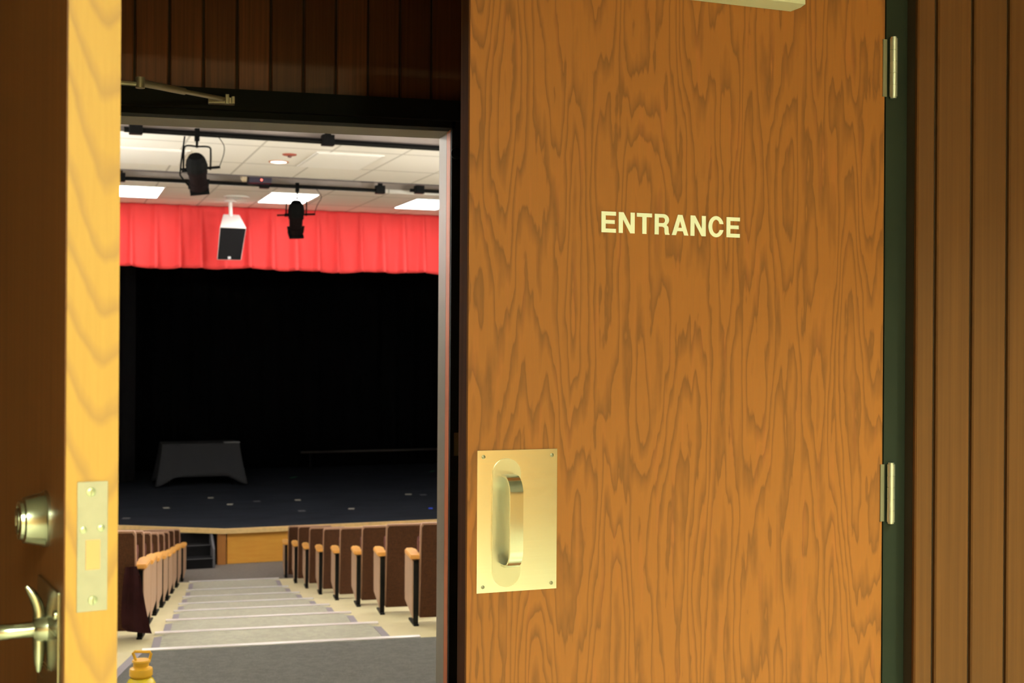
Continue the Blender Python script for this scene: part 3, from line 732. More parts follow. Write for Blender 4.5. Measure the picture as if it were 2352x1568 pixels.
bm = B(); box(bm, b_.x - 0.045, b_.x + 0.03, b_.y - 0.004, b_.y + 0.03, b_.z - 0.012, b_.z + 0.006, bev=0.002); box(bm, b_.x + 0.003, b_.x + 0.014, b_.y - 0.012, b_.y + 0.004, b_.z - 0.014, b_.z + 0.014, bev=0.002); box(bm, b_.x + 0.02, b_.x + 0.03, b_.y - 0.008, b_.y + 0.004, b_.z - 0.012, b_.z + 0.009, bev=0.002)
obj('arm_bracket', bm, arm_m, door3)

# ================================================================== SEATS
back_m = weave('brown_seat_weave', (0.040, 0.017, 0.009), (0.075, 0.032, 0.015))
rim_m = plain('tan_back_edge', (0.42, 0.25, 0.17), 0.5)
side_m = stained('tan_side_panel', (0.55, 0.37, 0.26), (0.45, 0.29, 0.20), (30, 30, 3), rough=0.5)
cush_m = plain('maroon_cushion', (0.085, 0.016, 0.014), 0.85, noise=0.2)
SW = 0.46
def make_seat(side):
    """origin: foot of the aisle-side standard, row runs along +x (side=1) or -x (side=-1); the seat faces +y"""
    t = thing('auditorium_seat', 'x', 'seat')
    s = side
    def X(a, b): return (min(a * s, b * s), max(a * s, b * s))
    # end standard: black post with a tan side panel on the aisle face
    bm = B(); a, b = X(0.006, 0.040); prism(bm, [(0.0, 0.0), (0.035, 0.0), (0.06, 0.02), (0.06, 0.44), (0.0, 0.44)], 'x', a, b)
    box(bm, a, b, -0.03, 0.20, 0, 0.012)
    st = obj('end_standard', bm, black_metal, t)
    bm = B(); a, b = X(0.0, 0.022); prism(bm, [(0.004, 0.05), (0.12, 0.075), (0.33, 0.115), (0.34, 0.16), (0.34, 0.44), (0.004, 0.44)], 'x', a, b); obj('side_panel', bm, side_m, st)
    # armrest: tapered pad with rounded ends
    bm = B(); pts = [(-0.012, -0.02), (0.062, -0.02), (0.068, -0.005), (0.064, 0.24), (0.045, 0.30), (0.0, 0.30), (-0.018, 0.24), (-0.020, -0.005)]
    prism(bm, [(p[0] * s, p[1]) for p in pts], 'z', 0.452, 0.482)
    bmesh.ops.bevel(bm, geom=list(bm.edges), offset=0.006, segments=2, affect='EDGES')
    obj('armrest', bm, wood_arm, t)
    # reclined back with tan edging
    def yb(z): return -0.055 - 0.02 * (z - 0.1) / 0.6
    x0, x1 = X(0.045, SW)
    for nm, mt, xa, xb, g0, g1, zz in (('backrest', back_m, x0 + 0.008, x1 - 0.008, 0.0, 0.055, (0.05, 0.692)), ('back_edging', rim_m, x0, x1, 0.012, 0.050, (0.06, 0.705))):
        bm = B()
        c = 0.02
        zs = [zz[0], zz[0] + 0.15, (zz[0] + zz[1]) / 2, zz[1] - c, zz[1]]
        rows = []
        for z in zs:
            ins = 0.012 if z == zs[-1] else 0.0
            f_ = 0.06 * (1 - z / 0.7)
            rows.append([bm.verts.new(p) for p in ((xa + ins, yb(z) + g0 + f_, z), (xb - ins, yb(z) + g0 + f_, z), (xb - ins, yb(z) + g1 + f_, z), (xa + ins, yb(z) + g1 + f_, z))])
        for r0, r1 in zip(rows, rows[1:]):
            for k in range(4): bm.faces.new((r0[k], r0[(k + 1) % 4], r1[(k + 1) % 4], r1[k]))
        bm.faces.new(rows[0]); bm.faces.new(rows[-1])
        obj(nm, bm, mt, t)
    # folded-up cushion
    bm = B(); prism(bm, [(0.03, 0.26), (0.10, 0.24), (0.17, 0.55), (0.14, 0.60), (0.07, 0.57)], 'x', x0 + 0.01, x1 - 0.01)
    bmesh.ops.bevel(bm, geom=list(bm.edges), offset=0.012, segments=2, affect='EDGES')
    obj('seat_cushion', bm, cush_m, t)
    return t
RFX = [(947, 1436), (871, 1410), (817, 1392), (768, 1377), (731, 1364), (700, 1350), (675, 1338), (653, 1328)]
LFX = [330, 346, 361, 376, 388, 398, 409, 421]
rowname = ['nearest', 'second', 'third', 'fourth', 'fifth', 'sixth', 'seventh', 'eighth']
LROT = R(-5)
protoR = make_seat(1); protoL = make_seat(-1); usedR = usedL = False
for j in range(8):
    z = LVL[j + 1]
    p = hz(RFX[j][0], RFX[j][1], z); yrow = p.y
    for i in range(1):
        o = protoR if not usedR else copy_tree(protoR); usedR = True
        o.location = (p.x + i * SW, yrow, z)
        ad = 'white-lit armrest' if j < 2 else 'honey wood armrest'
        o['label'] = {0: 'brown seat right of the aisle nearest the door jamb, largest, ' + ad, 7: 'brown seat right of the aisle farthest down, beside the wooden stage front'}.get(j, 'brown seat right of the aisle, %s row from the door, %s' % (rowname[j], ad))
        o['group'] = 'seats on the right of the aisle'
    xl = hy(LFX[j], 1400, yrow).x
    for i in range(2):
        o = protoL if not usedL else copy_tree(protoL); usedL = True
        o.location = (xl - i * (SW + 0.035) * math.cos(LROT), yrow + i * (SW + 0.035) * math.sin(-LROT), z); o.rotation_euler = (0, 0, LROT)
        ad = 'bright white-lit armrest' if j < 2 else 'honey wood armrest'
        if i == 0: o['label'] = {0: 'brown seat left of the aisle nearest the open door edge, its dark maroon cushion showing', 7: 'brown seat left of the aisle farthest down, beside the black stage steps'}.get(j, 'brown aisle seat left of the aisle, %s row from the door, %s' % (rowname[j], ad))
        else: o['label'] = 'brown seat one in from the aisle on the left, %s row from the door' % rowname[j]
        o['group'] = 'seats on the left of the aisle'

# dark garment hung over the nearest left armrest
_c = hy(322, 1400, hz(RFX[0][0], RFX[0][1], LVL[1]).y - 0.06)
bm = B()
def lp(px, py, dy): q = hy(px, py, _c.y + dy); return (q.x, q.y, q.z)
secs = [((288, 1302), (314, 1300)), ((284, 1322), (322, 1322)), ((281, 1350), (327, 1350)), ((279, 1385), (333, 1385)), ((278, 1418), (339, 1416)), ((280, 1440), (344, 1438)), ((292, 1450), (349, 1455))]
rings = []
for i, (a, b) in enumerate(secs):
    fr = [lp(a[0] + (b[0] - a[0]) * t, a[1] + (b[1] - a[1]) * t, -0.02 - 0.012 * math.sin(t * 11 + i * 0.6)) for t in [k / 8 for k in range(9)]]
    bk = [lp(a[0] + (b[0] - a[0]) * t, a[1] + (b[1] - a[1]) * t, 0.03 + 0.01 * math.sin(t * 9 + i)) for t in [k / 8 for k in range(8, -1, -1)]]
    rings.append([bm.verts.new(p) for p in fr + bk])
for r0, r1 in zip(rings, rings[1:]):
    for k in range(18): f = bm.faces.new((r0[k], r0[(k + 1) % 18], r1[(k + 1) % 18], r1[k])); f.smooth = True
bm.faces.new(rings[0]); bm.faces.new(rings[-1])
tag(obj('hanging_jacket', bm, plain('maroon_black_cloth', (0.022, 0.006, 0.007), 0.95, 0, 0.1, 0.3, 8)), 'dark maroon jacket hanging from the nearest left armrest down to the floor', 'jacket')

# ================================================================== CEILING THINGS
hall_em = emit('hall_lamp', HALL_COL, HALL_E)
white_trim = plain('white_trim', (0.75, 0.74, 0.70), 0.5)
def troffer(u, v, label, lit=True, wu=0.66, wv=1.25):
    t = thing('troffer_light' if lit else 'ceiling_light_panel', label, 'ceiling light', A(u, v, CEIL), AROT, 'troffer lights in the hall ceiling' if lit else None)
    f = B(); box(f, -wu / 2, wu / 2, -wv / 2, wv / 2, -0.012, -0.001); obj('frame', f, white_trim, t)
    f = B(); box(f, -wu / 2 + 0.025, wu / 2 - 0.025, -wv / 2 + 0.03, wv / 2 - 0.03, -0.016, -0.0125)
    obj('diffuser', f, hall_em if lit else plain('unlit_diffuser', (0.90, 0.89, 0.86), 0.9), t)
    return t
def cuv(px, py): return uv(hz(px, py, CEIL))
for (px, py, lb) in ((312, 438.5, 'lit ceiling troffer beside the pale door edge, in front of the red valance'), (661, 454, 'lit ceiling troffer above the small hanging spotlight'), (980, 468, 'lit ceiling troffer cut off by the doorway jamb')):
    u, v = cuv(px, py); troffer(u, v, lb); print('troffer', u, v)
lit_u = [cuv(312, 438.5)[0], cuv(661, 454)[0], cuv(980, 468)[0]]; lit_v = cuv(661, 454)[1]; du = lit_u[1] - lit_u[0]
for u in (lit_u[0] - du, lit_u[0] - 2 * du, lit_u[2] + du): troffer(u, lit_v, 'lit troffer in the stage-side row of the hall ceiling, outside the doorway view')
for v in (S1N - 0.75,):
    for u in (lit_u[0] - du, lit_u[0] + 0.4, lit_u[1] + 0.6, lit_u[2] + 0.9): troffer(u, v, 'lit troffer over the near seat rows, hidden above the door head')
for (px, py, lb) in ((345, 358, 'unlit pale light panel in the ceiling left of the large spotlight'), (780, 369, 'unlit pale light panel in the ceiling right of the round downlight')):
    u, v = cuv(px, py); troffer(u, v, lb, False, 0.72, 1.15)
# unseen uplights added on both sides to brighten the ceiling, tipped towards the middle
up_em = emit('added_uplight_lamp', HALL_COL, 165.0)
for x, sgn, nm in ((-3.0, 1, 'left'), (5.2, -1, 'right')):
    for y in (6.5, 9.3, 12.1):
        t = thing('added_uplight', 'unseen uplight added %s of the aisle to brighten the hall ceiling' % nm, 'ceiling light', (x, y, CEIL - 1.0), 0, 'added uplights in the hall')
        t.rotation_euler = (0, R(34) * sgn, 0)
        f = B(); prism(f, [(-0.16, -0.02), (-0.10, -0.08), (0.10, -0.08), (0.16, -0.02), (0.16, 0.012), (0.15, 0.012), (0.15, 0.0), (-0.15, 0.0), (-0.15, 0.012), (-0.16, 0.012)], 'y', -0.6, 0.6)
        obj('housing', f, white_trim, t)
        f = B(); box(f, -0.14, 0.14, -0.58, 0.58, 0.001, 0.006); obj('lamp', f, up_em, t)
        ca, sa = math.cos(R(34) * sgn), math.sin(R(34) * sgn)
        for yy in (-0.45, 0.45):
            f = B(); tube(f, [Vector((0, yy, -0.03)), Vector((-sa * 0.99, yy, ca * 0.99))], 0.004, 6)
            obj('suspension_wire', f, black_metal, t)
# downlight
u, v = cuv(640, 371)
t = thing('downlight', 'round lit recessed downlight with thin trim in the ceiling tiles', 'ceiling light', A(u, v, CEIL), AROT)
bm = B(); lathe(bm, [(0.085, -0.002), (0.088, -0.010), (0.108, -0.009), (0.111, -0.001)], seg=32, cap=False); obj('trim_ring', bm, plain('salmon_trim', (0.6, 0.30, 0.2), 0.4), t)
bm = B(); lathe(bm, [(0.086, -0.006), (0.05, -0.012), (0.0, -0.014)], seg=32, cap=False); obj('lamp', bm, emit('downlight_lamp', (1, 0.92, 0.75), 8), t)
# small red detector
u, v = cuv(665, 354)
t = thing('ceiling_detector', 'small flat red detector near the round downlight', 'detector', A(u, v, CEIL), AROT)
bm = B(); lathe(bm, [(0.075, -0.001), (0.07, -0.012), (0.04, -0.018), (0.0, -0.02)], seg=24, cap=False); obj('base', bm, plain('dull_red', (0.36, 0.08, 0.05), 0.5), t)
bm = B(); lathe(bm, [(0.022, -0.02), (0.018, -0.035), (0, -0.037)], seg=16, cap=False); obj('sensor', bm, plain('dark_sensor', (0.10, 0.03, 0.03), 0.4), t)
# round air diffuser
u, v = cuv(543, 451)
t = thing('ceiling_vent', 'small round slotted ceiling vent above the hanging speaker', 'vent', A(u, v, CEIL), AROT)
bm = B()
for r in (0.17, 0.12, 0.07): lathe(bm, [(r, -0.002), (r + 0.006, -0.02), (r - 0.03, -0.024), (r - 0.032, -0.02)], seg=28, cap=False)
obj('louvre_ring', bm, white_trim, t); bm = B(); lathe(bm, [(0.16, -0.003), (0, -0.004)], seg=28, cap=False); obj('backing', bm, plain('vent_dark', (0.05, 0.045, 0.04), 0.8), t)

# lighting pipes
def pipe(px0, py0, px1, py1, v, clamps, label, extend=0.0, rad=0.055):
    p0 = hv(px0, py0, v); p1 = hv(px1, py1, v); L_ = (p1 - p0).dot(Au) + extend; z = (p0.z + p1.z) / 2
    t = thing('lighting_pipe', label, 'pipe', (p0.x, p0.y, z), AROT, 'lighting pipes under the ceiling slots')
    bm = B(); tube(bm, [(0, 0, 0), (L_, 0, 0)], rad, 16); obj('pipe', bm, black_metal, t)
    for (cpx, cpy, s) in clamps:
        q = hv(cpx, cpy, v); x = (q - p0).dot(Au)
        bm = B(); box(bm, x - 0.06 * s, x + 0.06 * s, -0.05, 0.05, -0.04 * s, 0.065 * s, bev=0.006); box(bm, x - 0.03, x + 0.03, -0.015, 0.015, 0.06 * s, CEIL + 0.798 - z)
        lathe(bm, [(0.010, 0.05), (0.010, 0.056)], (x, 0, 0.04), (0, -1, 0), 12)
        obj('junction_box', bm, black_metal, t)
    return t, z, v
V1 = S1F - 0.12; V2 = S2F - 0.20
p1, z1p, _ = pipe(285, 299, 1008, 339, V1, [(312, 298, 1.0), (753, 321, 1.0)], 'near black lighting pipe just under the door head, two clamp boxes', 2.0, 0.026)
p2, z2p, _ = pipe(255, 413, 884, 434, V2, [(276, 413, 1.0), (607, 424, 1.0), (873, 433, 1.0)], 'far long black lighting pipe across the second ceiling slot', 0.0, 0.023)
p3, z3p, _ = pipe(942, 437, 1010, 440, V2, [(963, 437.5, 1.0)], 'short visible end of black pipe beside the doorway jamb', 2.0, 0.023)
# device in the second slot
_d = hv(598, 413, V2 - 0.20)
t = thing('slot_device', 'small black box with a red light on the far pipe', 'device', (_d.x, _d.y, _d.z), AROT)
bm = B(); box(bm, -0.15, 0.13, -0.10, 0.12, -0.045, 0.06, bev=0.015); box(bm, -0.02, 0.02, -0.02, 0.02, 0.05, CEIL + 0.798 - _d.z); obj('housing', bm, plain('device_plum_black', (0.03, 0.025, 0.05), 0.5), t)
bm = B(); lathe(bm, [(0.05, 0), (0.055, 0.05), (0.03, 0.07), (0, 0.072)], (-0.17, 0.0, 0.02), (-1, 0, 0), 20, cap=False); obj('end_cap', bm, plain('pale_tan', (0.60, 0.50, 0.35), 0.5), t)
bm = B(); lathe(bm, [(0.012, 0), (0.008, 0.006), (0, 0.007)], (0.0, -0.10, -0.012), (0, -1, 0), 12, cap=False); obj('indicator_light', bm, emit('red_indicator', (1, 0.03, 0.01), 6), t)

# spotlights: ellipsoidal, seen from behind, yoke hung from the pipe
spot_black = plain('spot_black', (0.004, 0.004, 0.004), 0.8, 0, 0.06)
def spotlight(pxp, v, zpipe, ptop, pbot, label, sc, lean, turn):
    """ptop / pbot: photo positions of the cap and of the lens end"""
    anchor = hv(pxp, 400, v); ax = anchor.dot(Au)
    base = A(ax, v, zpipe)
    t = thing('stage_spotlight', label, 'spotlight', base, AROT, 'black stage spotlights on the pipes')
    a = hv(*ptop, v - 0.05); b = hv(*pbot, v + 0.20)
    def loc(p): q = p - base; return Vector((q.dot(Au), q.dot(Av), q.z))
    a = loc(a); b = loc(b); ax_ = (b - a).normalized(); L_ = (b - a).length; k = L_ / 0.42
    bm = B()
    lathe(bm, [(0.03, 0), (0.055, 0.004), (0.092, 0.05), (0.108, 0.12), (0.110, 0.165), (0.100, 0.175)] and [(r * k * sc, h * k) for r, h in ((0.035, 0), (0.07, 0.005), (0.098, 0.05), (0.112, 0.11), (0.110, 0.155), (0.096, 0.165))], a, ax_, 12, smooth=False)
    obj('lamp_housing', bm, spot_black, t)
    bm = B(); lathe(bm, [(r * k * sc, h * k) for r, h in ((0.100, 0.155), (0.104, 0.20), (0.094, 0.21), (0.088, 0.31), (0.098, 0.315), (0.100, 0.385), (0.080, 0.40), (0.078, 0.36))], a, ax_, 20)
    side = ax_.cross(Vector((0, 1, 0))).normalized() if abs(ax_.y) < 0.9 else Vector((1, 0, 0))
    obj('lens_tube', bm, plain('spot_tube_black', (0.006, 0.003, 0.003), 0.8, 0, 0.06), t)
    bm = B(); c = a + ax_ * (L_ * 0.93)
    X = Vector((1, 0, 0)); X = (X - ax_ * X.dot(ax_)).normalized(); Yv = ax_.cross(X)
    r = 0.098 * k * sc
    ring = [c + X * r * sx_ + Yv * r * sy_ for sx_, sy_ in ((-1, -1), (1, -1), (1, 1), (-1, 1))]
    for o_ in (0, ):
        q0 = [bm.verts.new(p) for p in ring]; q1 = [bm.verts.new(p + ax_ * 0.028 * k) for p in ring]
        bm.faces.new(q0); bm.faces.new(q1[::-1])
        for i in range(4): bm.faces.new((q0[i], q0[(i + 1) % 4], q1[(i + 1) % 4], q1[i]))
    obj('colour_frame', bm, spot_black, t)
    bm = B()
    for s_ in (-1, 1):
        c_ = a + ax_ * (L_ * 0.80) + X * s_ * 0.088 * k * sc
        prism(bm, [(c_.x - 0.012 * k, c_.z - 0.05 * k), (c_.x + 0.012 * k, c_.z - 0.05 * k), (c_.x + s_ * 0.022 * k, c_.z + 0.03 * k), (c_.x - 0.012 * k, c_.z + 0.03 * k)][::1], 'y', c_.y - 0.03, c_.y + 0.03)
    obj('frame_clip', bm, spot_black, t)
    piv = a + ax_ * (0.16 * k); hw = 0.135 * k * sc
    bm = B()
    top = Vector((0.0, 0, -0.13 * k))
    yk = [piv - X * hw + Vector((0, 0, -0.02)), Vector((piv.x - hw, piv.y * 0.6, top.z - 0.06 * k)), Vector((piv.x - hw * 0.85, 0, top.z)), top, Vector((piv.x + hw * 0.85, 0, top.z)), Vector((piv.x + hw, piv.y * 0.6, top.z - 0.06 * k)), piv + X * hw + Vector((0, 0, -0.02))]
    tube(bm, smooth(yk, 4), 0.009, 8); obj('yoke', bm, spot_black, t)
    bm = B(); box(bm, -0.022, 0.022, -0.03, 0.03, -0.07, 0.05, bev=0.005); tube(bm, [(0, 0, -0.05), (0, 0, top.z - 0.012)], 0.012, 8); obj('pipe_clamp', bm, spot_black, t)
    bm = B(); tube(bm, [piv + X * (0.08 * k), piv + X * (hw + 0.10 * k)], 0.013, 8); tube(bm, [piv - X * (0.08 * k), piv - X * (hw + 0.02)], 0.02, 8)
    if turn: tube(bm, [piv - X * (0.08 * k), piv - X * (hw + 0.10 * k)], 0.011, 8)
    obj('tilt_knob', bm, spot_black, t)
    bm = B()
    sgn = piv + X * (hw + 0.09 * k)
    tube(bm, smooth([Vector((0.20 * k, 0, 0.0)), Vector((0.27 * k, 0, -0.10 * k)), Vector((sgn.x + 0.04, sgn.y, sgn.z + 0.12)), sgn]), 0.004, 6)
    obj('safety_cable', bm, spot_black, t)
    if not turn:
        bm = B(); e_ = a + ax_ * L_
        tube(bm, smooth([Vector((piv.x - 0.12, 0, -0.03)), piv - X * (hw + 0.03), a + ax_ * (L_ * 0.6) - X * (0.16 * k), a + ax_ * (L_ * 0.98) - X * (0.07 * k)]), 0.008, 8)
        obj('power_cable', bm, spot_black, t)
    return t
spotlight(452, V1, z1p, (449, 358), (458, 436), 'large black stage spotlight hanging from the near pipe, tilted', 1.0, 0, False)
spotlight(683, V2, z2p, (681, 463), (679, 541), 'smaller black stage spotlight in front of the red valance and lit troffer', 0.82, 0, True)

# hanging speaker
mu, mv = cuv(529, 461)
base = A(mu, mv, CEIL)
t = thing('hanging_speaker', 'black grilled loudspeaker with white top hanging from a short ceiling pole', 'speaker', base, AROT)
def sloc(px, py, dv=0.0): p = hv(px, py, mv + dv) - base; return Vector((p.dot(Au), p.dot(Av), p.z))
tp = sloc(530, 493); bm = B(); lathe(bm, [(0.09, 0), (0.085, -0.015), (0.03, -0.02)], (0, 0, -0.001), (0, 0, 1), 20); tube(bm, [(0, 0, -0.01), (tp.x, 0, tp.z - 0.02)], 0.026, 14); obj('mounting_pole', bm, plain('white_enamel', (0.82, 0.82, 0.82), 0.35), t)
# cabinet: tapered, tilted down towards the audience
c1 = sloc(505, 521); c2 = sloc(566, 524); c3 = sloc(501, 595); c4 = sloc(557, 597)
bt1 = sloc(513, 491, 0.28); bt2 = sloc(551, 493, 0.28)
fr_ = [Vector((c1.x, 0, c1.z)), Vector((c2.x, 0, c1.z)), Vector((c4.x, 0.13, c3.z)), Vector((c3.x, 0.13, c3.z))]
bk_ = [Vector((bt1.x, 0.30, bt1.z)), Vector((bt2.x, 0.30, bt1.z)), Vector((c4.x - 0.05, 0.38, c3.z + 0.06)), Vector((c3.x + 0.05, 0.38, c3.z + 0.06))]
bm = B(); va = [bm.verts.new(p) for p in fr_]; vb = [bm.verts.new(p) for p in bk_]
bm.faces.new(va); bm.faces.new(vb[::-1])
for i in range(4): bm.faces.new((va[i], va[(i + 1) % 4], vb[(i + 1) % 4], vb[i]))
bmesh.ops.bevel(bm, geom=list(bm.edges), offset=0.008, segments=2, affect='EDGES')
obj('cabinet', bm, plain('white_enamel', (0.82, 0.82, 0.82), 0.35), t)
nrm = Vector((0, -1, 0)) + Vector((0, 0, -1)) * (0.13 / (c1.z - c3.z)); nrm.normalize()
bm = B(); ins = 0.008; g = [fr_[0] + Vector((ins, 0, -ins)), fr_[1] + Vector((-ins, 0, -ins)), fr_[2] + Vector((-ins, 0, ins)), fr_[3] + Vector((ins, 0, ins))]
va = [bm.verts.new(p + nrm * 0.012) for p in g]; vb = [bm.verts.new(p - nrm * 0.004) for p in g]
bm.faces.new(va); bm.faces.new(vb[::-1])
for i in range(4): bm.faces.new((va[i], va[(i + 1) % 4], vb[(i + 1) % 4], vb[i]))
obj('grille', bm, plain('black_grille', (0.006, 0.006, 0.008), 0.6, 0, 0.15, 0.3, 200), t)
bm = B(); gc = (fr_[2] + fr_[3]) / 2 + nrm * 0.013 + Vector((0, 0, 0.04)); box(bm, gc.x - 0.02, gc.x + 0.02, gc.y - 0.012, gc.y + 0.004, gc.z - 0.022, gc.z + 0.022); obj('badge', bm, plain('badge_grey', (0.5, 0.52, 0.56), 0.4), t)

# ================================================================== STAGE THINGS
def su(px, py): return uv(hz(px, py, ZS))
tl = su(384, 1119); tr = su(538, 1107); TWD = hv(550, 1018, tl[1] + 0.05).dot(Au) - hv(374, 1020, tl[1] + 0.05).dot(Au)
uL = hv(374, 1020, tl[1] + 0.05).dot(Au); TH = hv(460, 1019, tl[1] + 0.05).z - ZS
print('table', TWD, TH, tl)
t = thing('draped_table', 'table under a black cloth standing on the dark stage', 'table', A(uL + TWD / 2, tl[1] + 0.42, ZS), AROT)
bm = B(); box(bm, -TWD / 2 + 0.02, TWD / 2 - 0.02, -0.33, 0.33, TH - 0.03, TH - 0.008); obj('tabletop', bm, black_paint, t)
for sx_ in (-1, 1):
    for sy_ in (-1, 1):
        bm = B(); tube(bm, [(sx_ * (TWD / 2 - 0.12), sy_ * 0.26, 0), (sx_ * (TWD / 2 - 0.12), sy_ * 0.26, TH - 0.03)], 0.016, 8); obj('leg', bm, black_metal, t)
bm = B()
hx, hy_ = TWD / 2, 0.35
per = []
N = 26
def side_pts(a, b, nx, ny, n):
    for i in range(n): f = i / n; per.append((a[0] + (b[0] - a[0]) * f, a[1] + (b[1] - a[1]) * f, nx, ny, f))
side_pts((-hx, -hy_), (hx, -hy_), 0, -1, 40); side_pts((hx, -hy_), (hx, hy_), 1, 0, 24); side_pts((hx, hy_), (-hx, hy_), 0, 1, 40); side_pts((-hx, hy_), (-hx, -hy_), -1, 0, 24)
cols = []
for (x, y, nx, ny, f) in per:
    L_ = 2 * hx if ny else 2 * hy_
    d = min(f, 1 - f) * L_                                   # distance from the nearest corner
    cornered = math.exp(-(d / 0.13) ** 2)
    drop = 0.60 + (TH - 0.62) * cornered
    if nx: drop = 0.62 + (TH - 0.64) * math.exp(-(d / 0.2) ** 2)
    cn = Vector(((1 if x > 0 else -1), (1 if y > 0 else -1), 0)).normalized()
    out = Vector((nx, ny, 0)) * (1 - cornered * 0.9) + cn * cornered * 0.9
    col = []
    for j in range(9):
        q = j / 8; z = TH - drop * q
        w_ = 0.010 * math.sin(d * 30) * q * math.exp(-d / 0.35) + (0.02 + 0.17 * cornered) * q ** 1.2
        col.append(bm.verts.new((x + out.x * w_, y + out.y * w_, max(z, 0.012))))
    cols.append(col)
for a, b in zip(cols, cols[1:] + cols[:1]):
    for j in range(8): f = bm.faces.new((a[j], b[j], b[j + 1], a[j + 1])); f.smooth = True
bm.faces.new([c[0] for c in cols])
cloth = obj('tablecloth', bm, plain('charcoal_cloth', (0.034, 0.036, 0.043), 0.9, 0, 0.2), None, tuple(A(uL + TWD / 2, tl[1] + 0.42, ZS)), AROT); solidify(cloth, 0.004)
tag(cloth, 'charcoal black cloth draped over the table on stage', 'tablecloth')
pp = hv(532, 1016, tl[1] + 0.2)
bm = B(); box(bm, -0.14, 0.14, -0.10, 0.10, 0, 0.012, bev=0.003)
tag(obj('paper_stack', bm, plain('grey_paper', (0.30, 0.32, 0.35), 0.6), None, (pp.x, pp.y, ZS + TH + 0.003), AROT), 'thin grey papers on the right end of the draped table', 'papers')
# tape marks
marks = [(484, 1143, 'white'), (528, 1158, 'white'), (382, 1166, 'white'), (290, 1190, 'faint grey'), (590, 1151, 'faint grey'), (684, 1148, 'white'), (807, 1168, 'white'), (693, 1173, 'faint grey'), (938, 1135, 'white'), (972, 1136, 'faint grey'), (674, 1096, 'green'), (993, 1082, 'green'), (989, 1167, 'blue')]
tm = {'white': plain('tape_white', (0.45, 0.44, 0.38), 0.6), 'faint grey': plain('tape_grey', (0.13, 0.13, 0.14), 0.7), 'green': plain('tape_green', (0.01, 0.22, 0.09), 0.6), 'blue': plain('tape_blue', (0.04, 0.09, 0.75), 0.5)}
where = ['in front of the draped table', 'just right of the draped table front', 'nearest below the left corner of the table', 'by the pale door edge', 'right of the table, middle of the stage', 'near the middle of the stage floor', 'on the right half near the stage nosing', 'small one below the middle of the stage', 'near the doorway jamb, long', 'beside the jamb, faded', 'far back near the middle of the stage', 'far back by the doorway jamb', 'near the stage edge by the jamb']
for (px, py, c), wh in zip(marks, where):
    p = hz(px, py, ZS); bm = B(); a_ = random.uniform(-0.3, 0.3) if c != 'green' else 0.9
    l_ = {'white': 0.11, 'faint grey': 0.13, 'green': 0.30, 'blue': 0.08}[c] * (1.2 if px == 938 else 1); l_ *= 0.85; box(bm, -l_ / 2, l_ / 2, -0.07 if c != 'green' else -0.03, 0.07 if c != 'green' else 0.03, 0, 0.001)
    tag(obj('tape_mark', bm, tm[c], None, (p.x, p.y, ZS + 0.0006), AROT + a_), '%s tape mark on stage, %s' % (c, wh), 'tape mark', 'tape marks on the stage floor')
# black steps up to the stage
s0 = hz(436, 1304, ZF); s1 = hz(497, 1306, ZF)
u0_, v0_ = uv(s1); wS = 0.62
t = thing('stage_steps', 'black wooden steps against the stage front, left of the oak panel', 'steps', A(u0_ - 0.02, v0_, ZF), AROT)
hS = ZS - ZF
bm = B()
for k in range(3):
    box(bm, -1.35, -0.03, 0.0 + 0.26 * k, 0.26 * k + (0.30 if k < 2 else 0.22), (hS - 0.07) * (k + 1) / 3 - 0.03, (hS - 0.07) * (k + 1) / 3)
obj('tread', bm, black_paint, t)
bm = B()
for k in range(3): box(bm, -1.35, -0.03, 0.02 + 0.26 * k, 0.26 * k + 0.04, max(0, (hS - 0.07) * k / 3), (hS - 0.07) * (k + 1) / 3 - 0.031)
obj('riser', bm, black_paint, t)
bm = B(); prism(bm, [(0, 0), (0.76, 0), (0.76, hS - 0.065), (0.3, hS - 0.065), (0.0, hS * 0.55)], 'x', -0.029, 0.0); obj('side_board', bm, plain('grey_side_board', (0.10, 0.10, 0.115), 0.7), t)
bm = B()
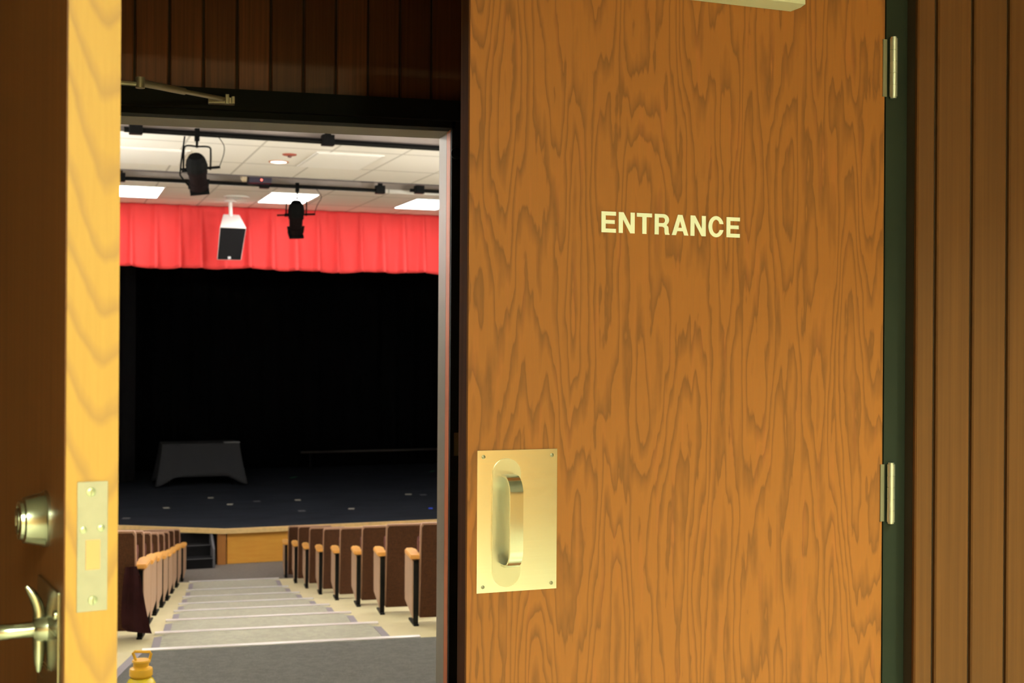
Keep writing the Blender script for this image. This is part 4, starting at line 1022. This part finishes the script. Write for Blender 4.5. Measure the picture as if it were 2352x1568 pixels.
for k in range(3): box(bm, -1.35, -0.03, -0.004 + 0.26 * k, 0.26 * k + 0.03, (hS - 0.07) * (k + 1) / 3 + 0.0005, (hS - 0.07) * (k + 1) / 3 + 0.004)
obj('tread_edge', bm, plain('worn_edge', (0.09, 0.09, 0.10), 0.5), t)

# ================================================================== BOTTLE
YBt = 5.95
tp_ = hy(331, 1494, YBt); zt_ = tp_.z; hB = zt_ - (FLAND + 0.012)
xb = hy(324, 1540, YBt).x; sc = YBt / 2900 * 0.98
print('bottle height', hB)
t = thing('water_bottle', 'yellow water bottle with loop handle on the landing carpet', 'bottle', (xb, YBt, FLAND + 0.012), R(14))
yel = plain('yellow_plastic', (0.85, 0.47, 0.03), 0.35)
capz = hy(324, 1533, YBt).z - (FLAND + 0.012); neck = hy(324, 1555, YBt).z - (FLAND + 0.012); cap0 = hy(324, 1520, YBt).z - (FLAND + 0.012)
rb = 0.068
bm = B(); lathe(bm, [(rb * 0.94, 0), (rb, 0.008), (rb, neck - 0.055), (rb * 0.97, neck - 0.03), (rb * 0.80, neck - 0.008), (rb * 0.66, neck)], seg=36); obj('bottle_body', bm, plain('yellow_clear_plastic', (0.80, 0.62, 0.03), 0.12), t)
bm = B(); lathe(bm, [(0.036, neck - 0.001), (0.046, neck + 0.004), (0.0515, neck + 0.012), (0.0515, neck + 0.034), (0.049, neck + 0.042), (0.034, neck + 0.047), (0.033, neck + 0.052)], seg=36); obj('screw_cap', bm, yel, t)
bm = B(); zc_ = neck + 0.052; lathe(bm, [(0.033, zc_), (0.035, zc_ + 0.004), (0.035, zc_ + 0.018), (0.040, zc_ + 0.021), (0.038, zc_ + 0.028), (0.0, zc_ + 0.030)], seg=32, cap=False); obj('spout_lid', bm, yel, t)
z2 = zc_ + 0.024
bm = B()
P = [(-0.022, z2), (-0.036, hB - 0.006), (-0.028, hB), (0.038, hB - 0.008), (0.044, hB - 0.018), (0.034, z2 - 0.012)]
tube(bm, [(a, 0, b) for a, b in P], 0.0065, 8); obj('loop_handle', bm, yel, t)
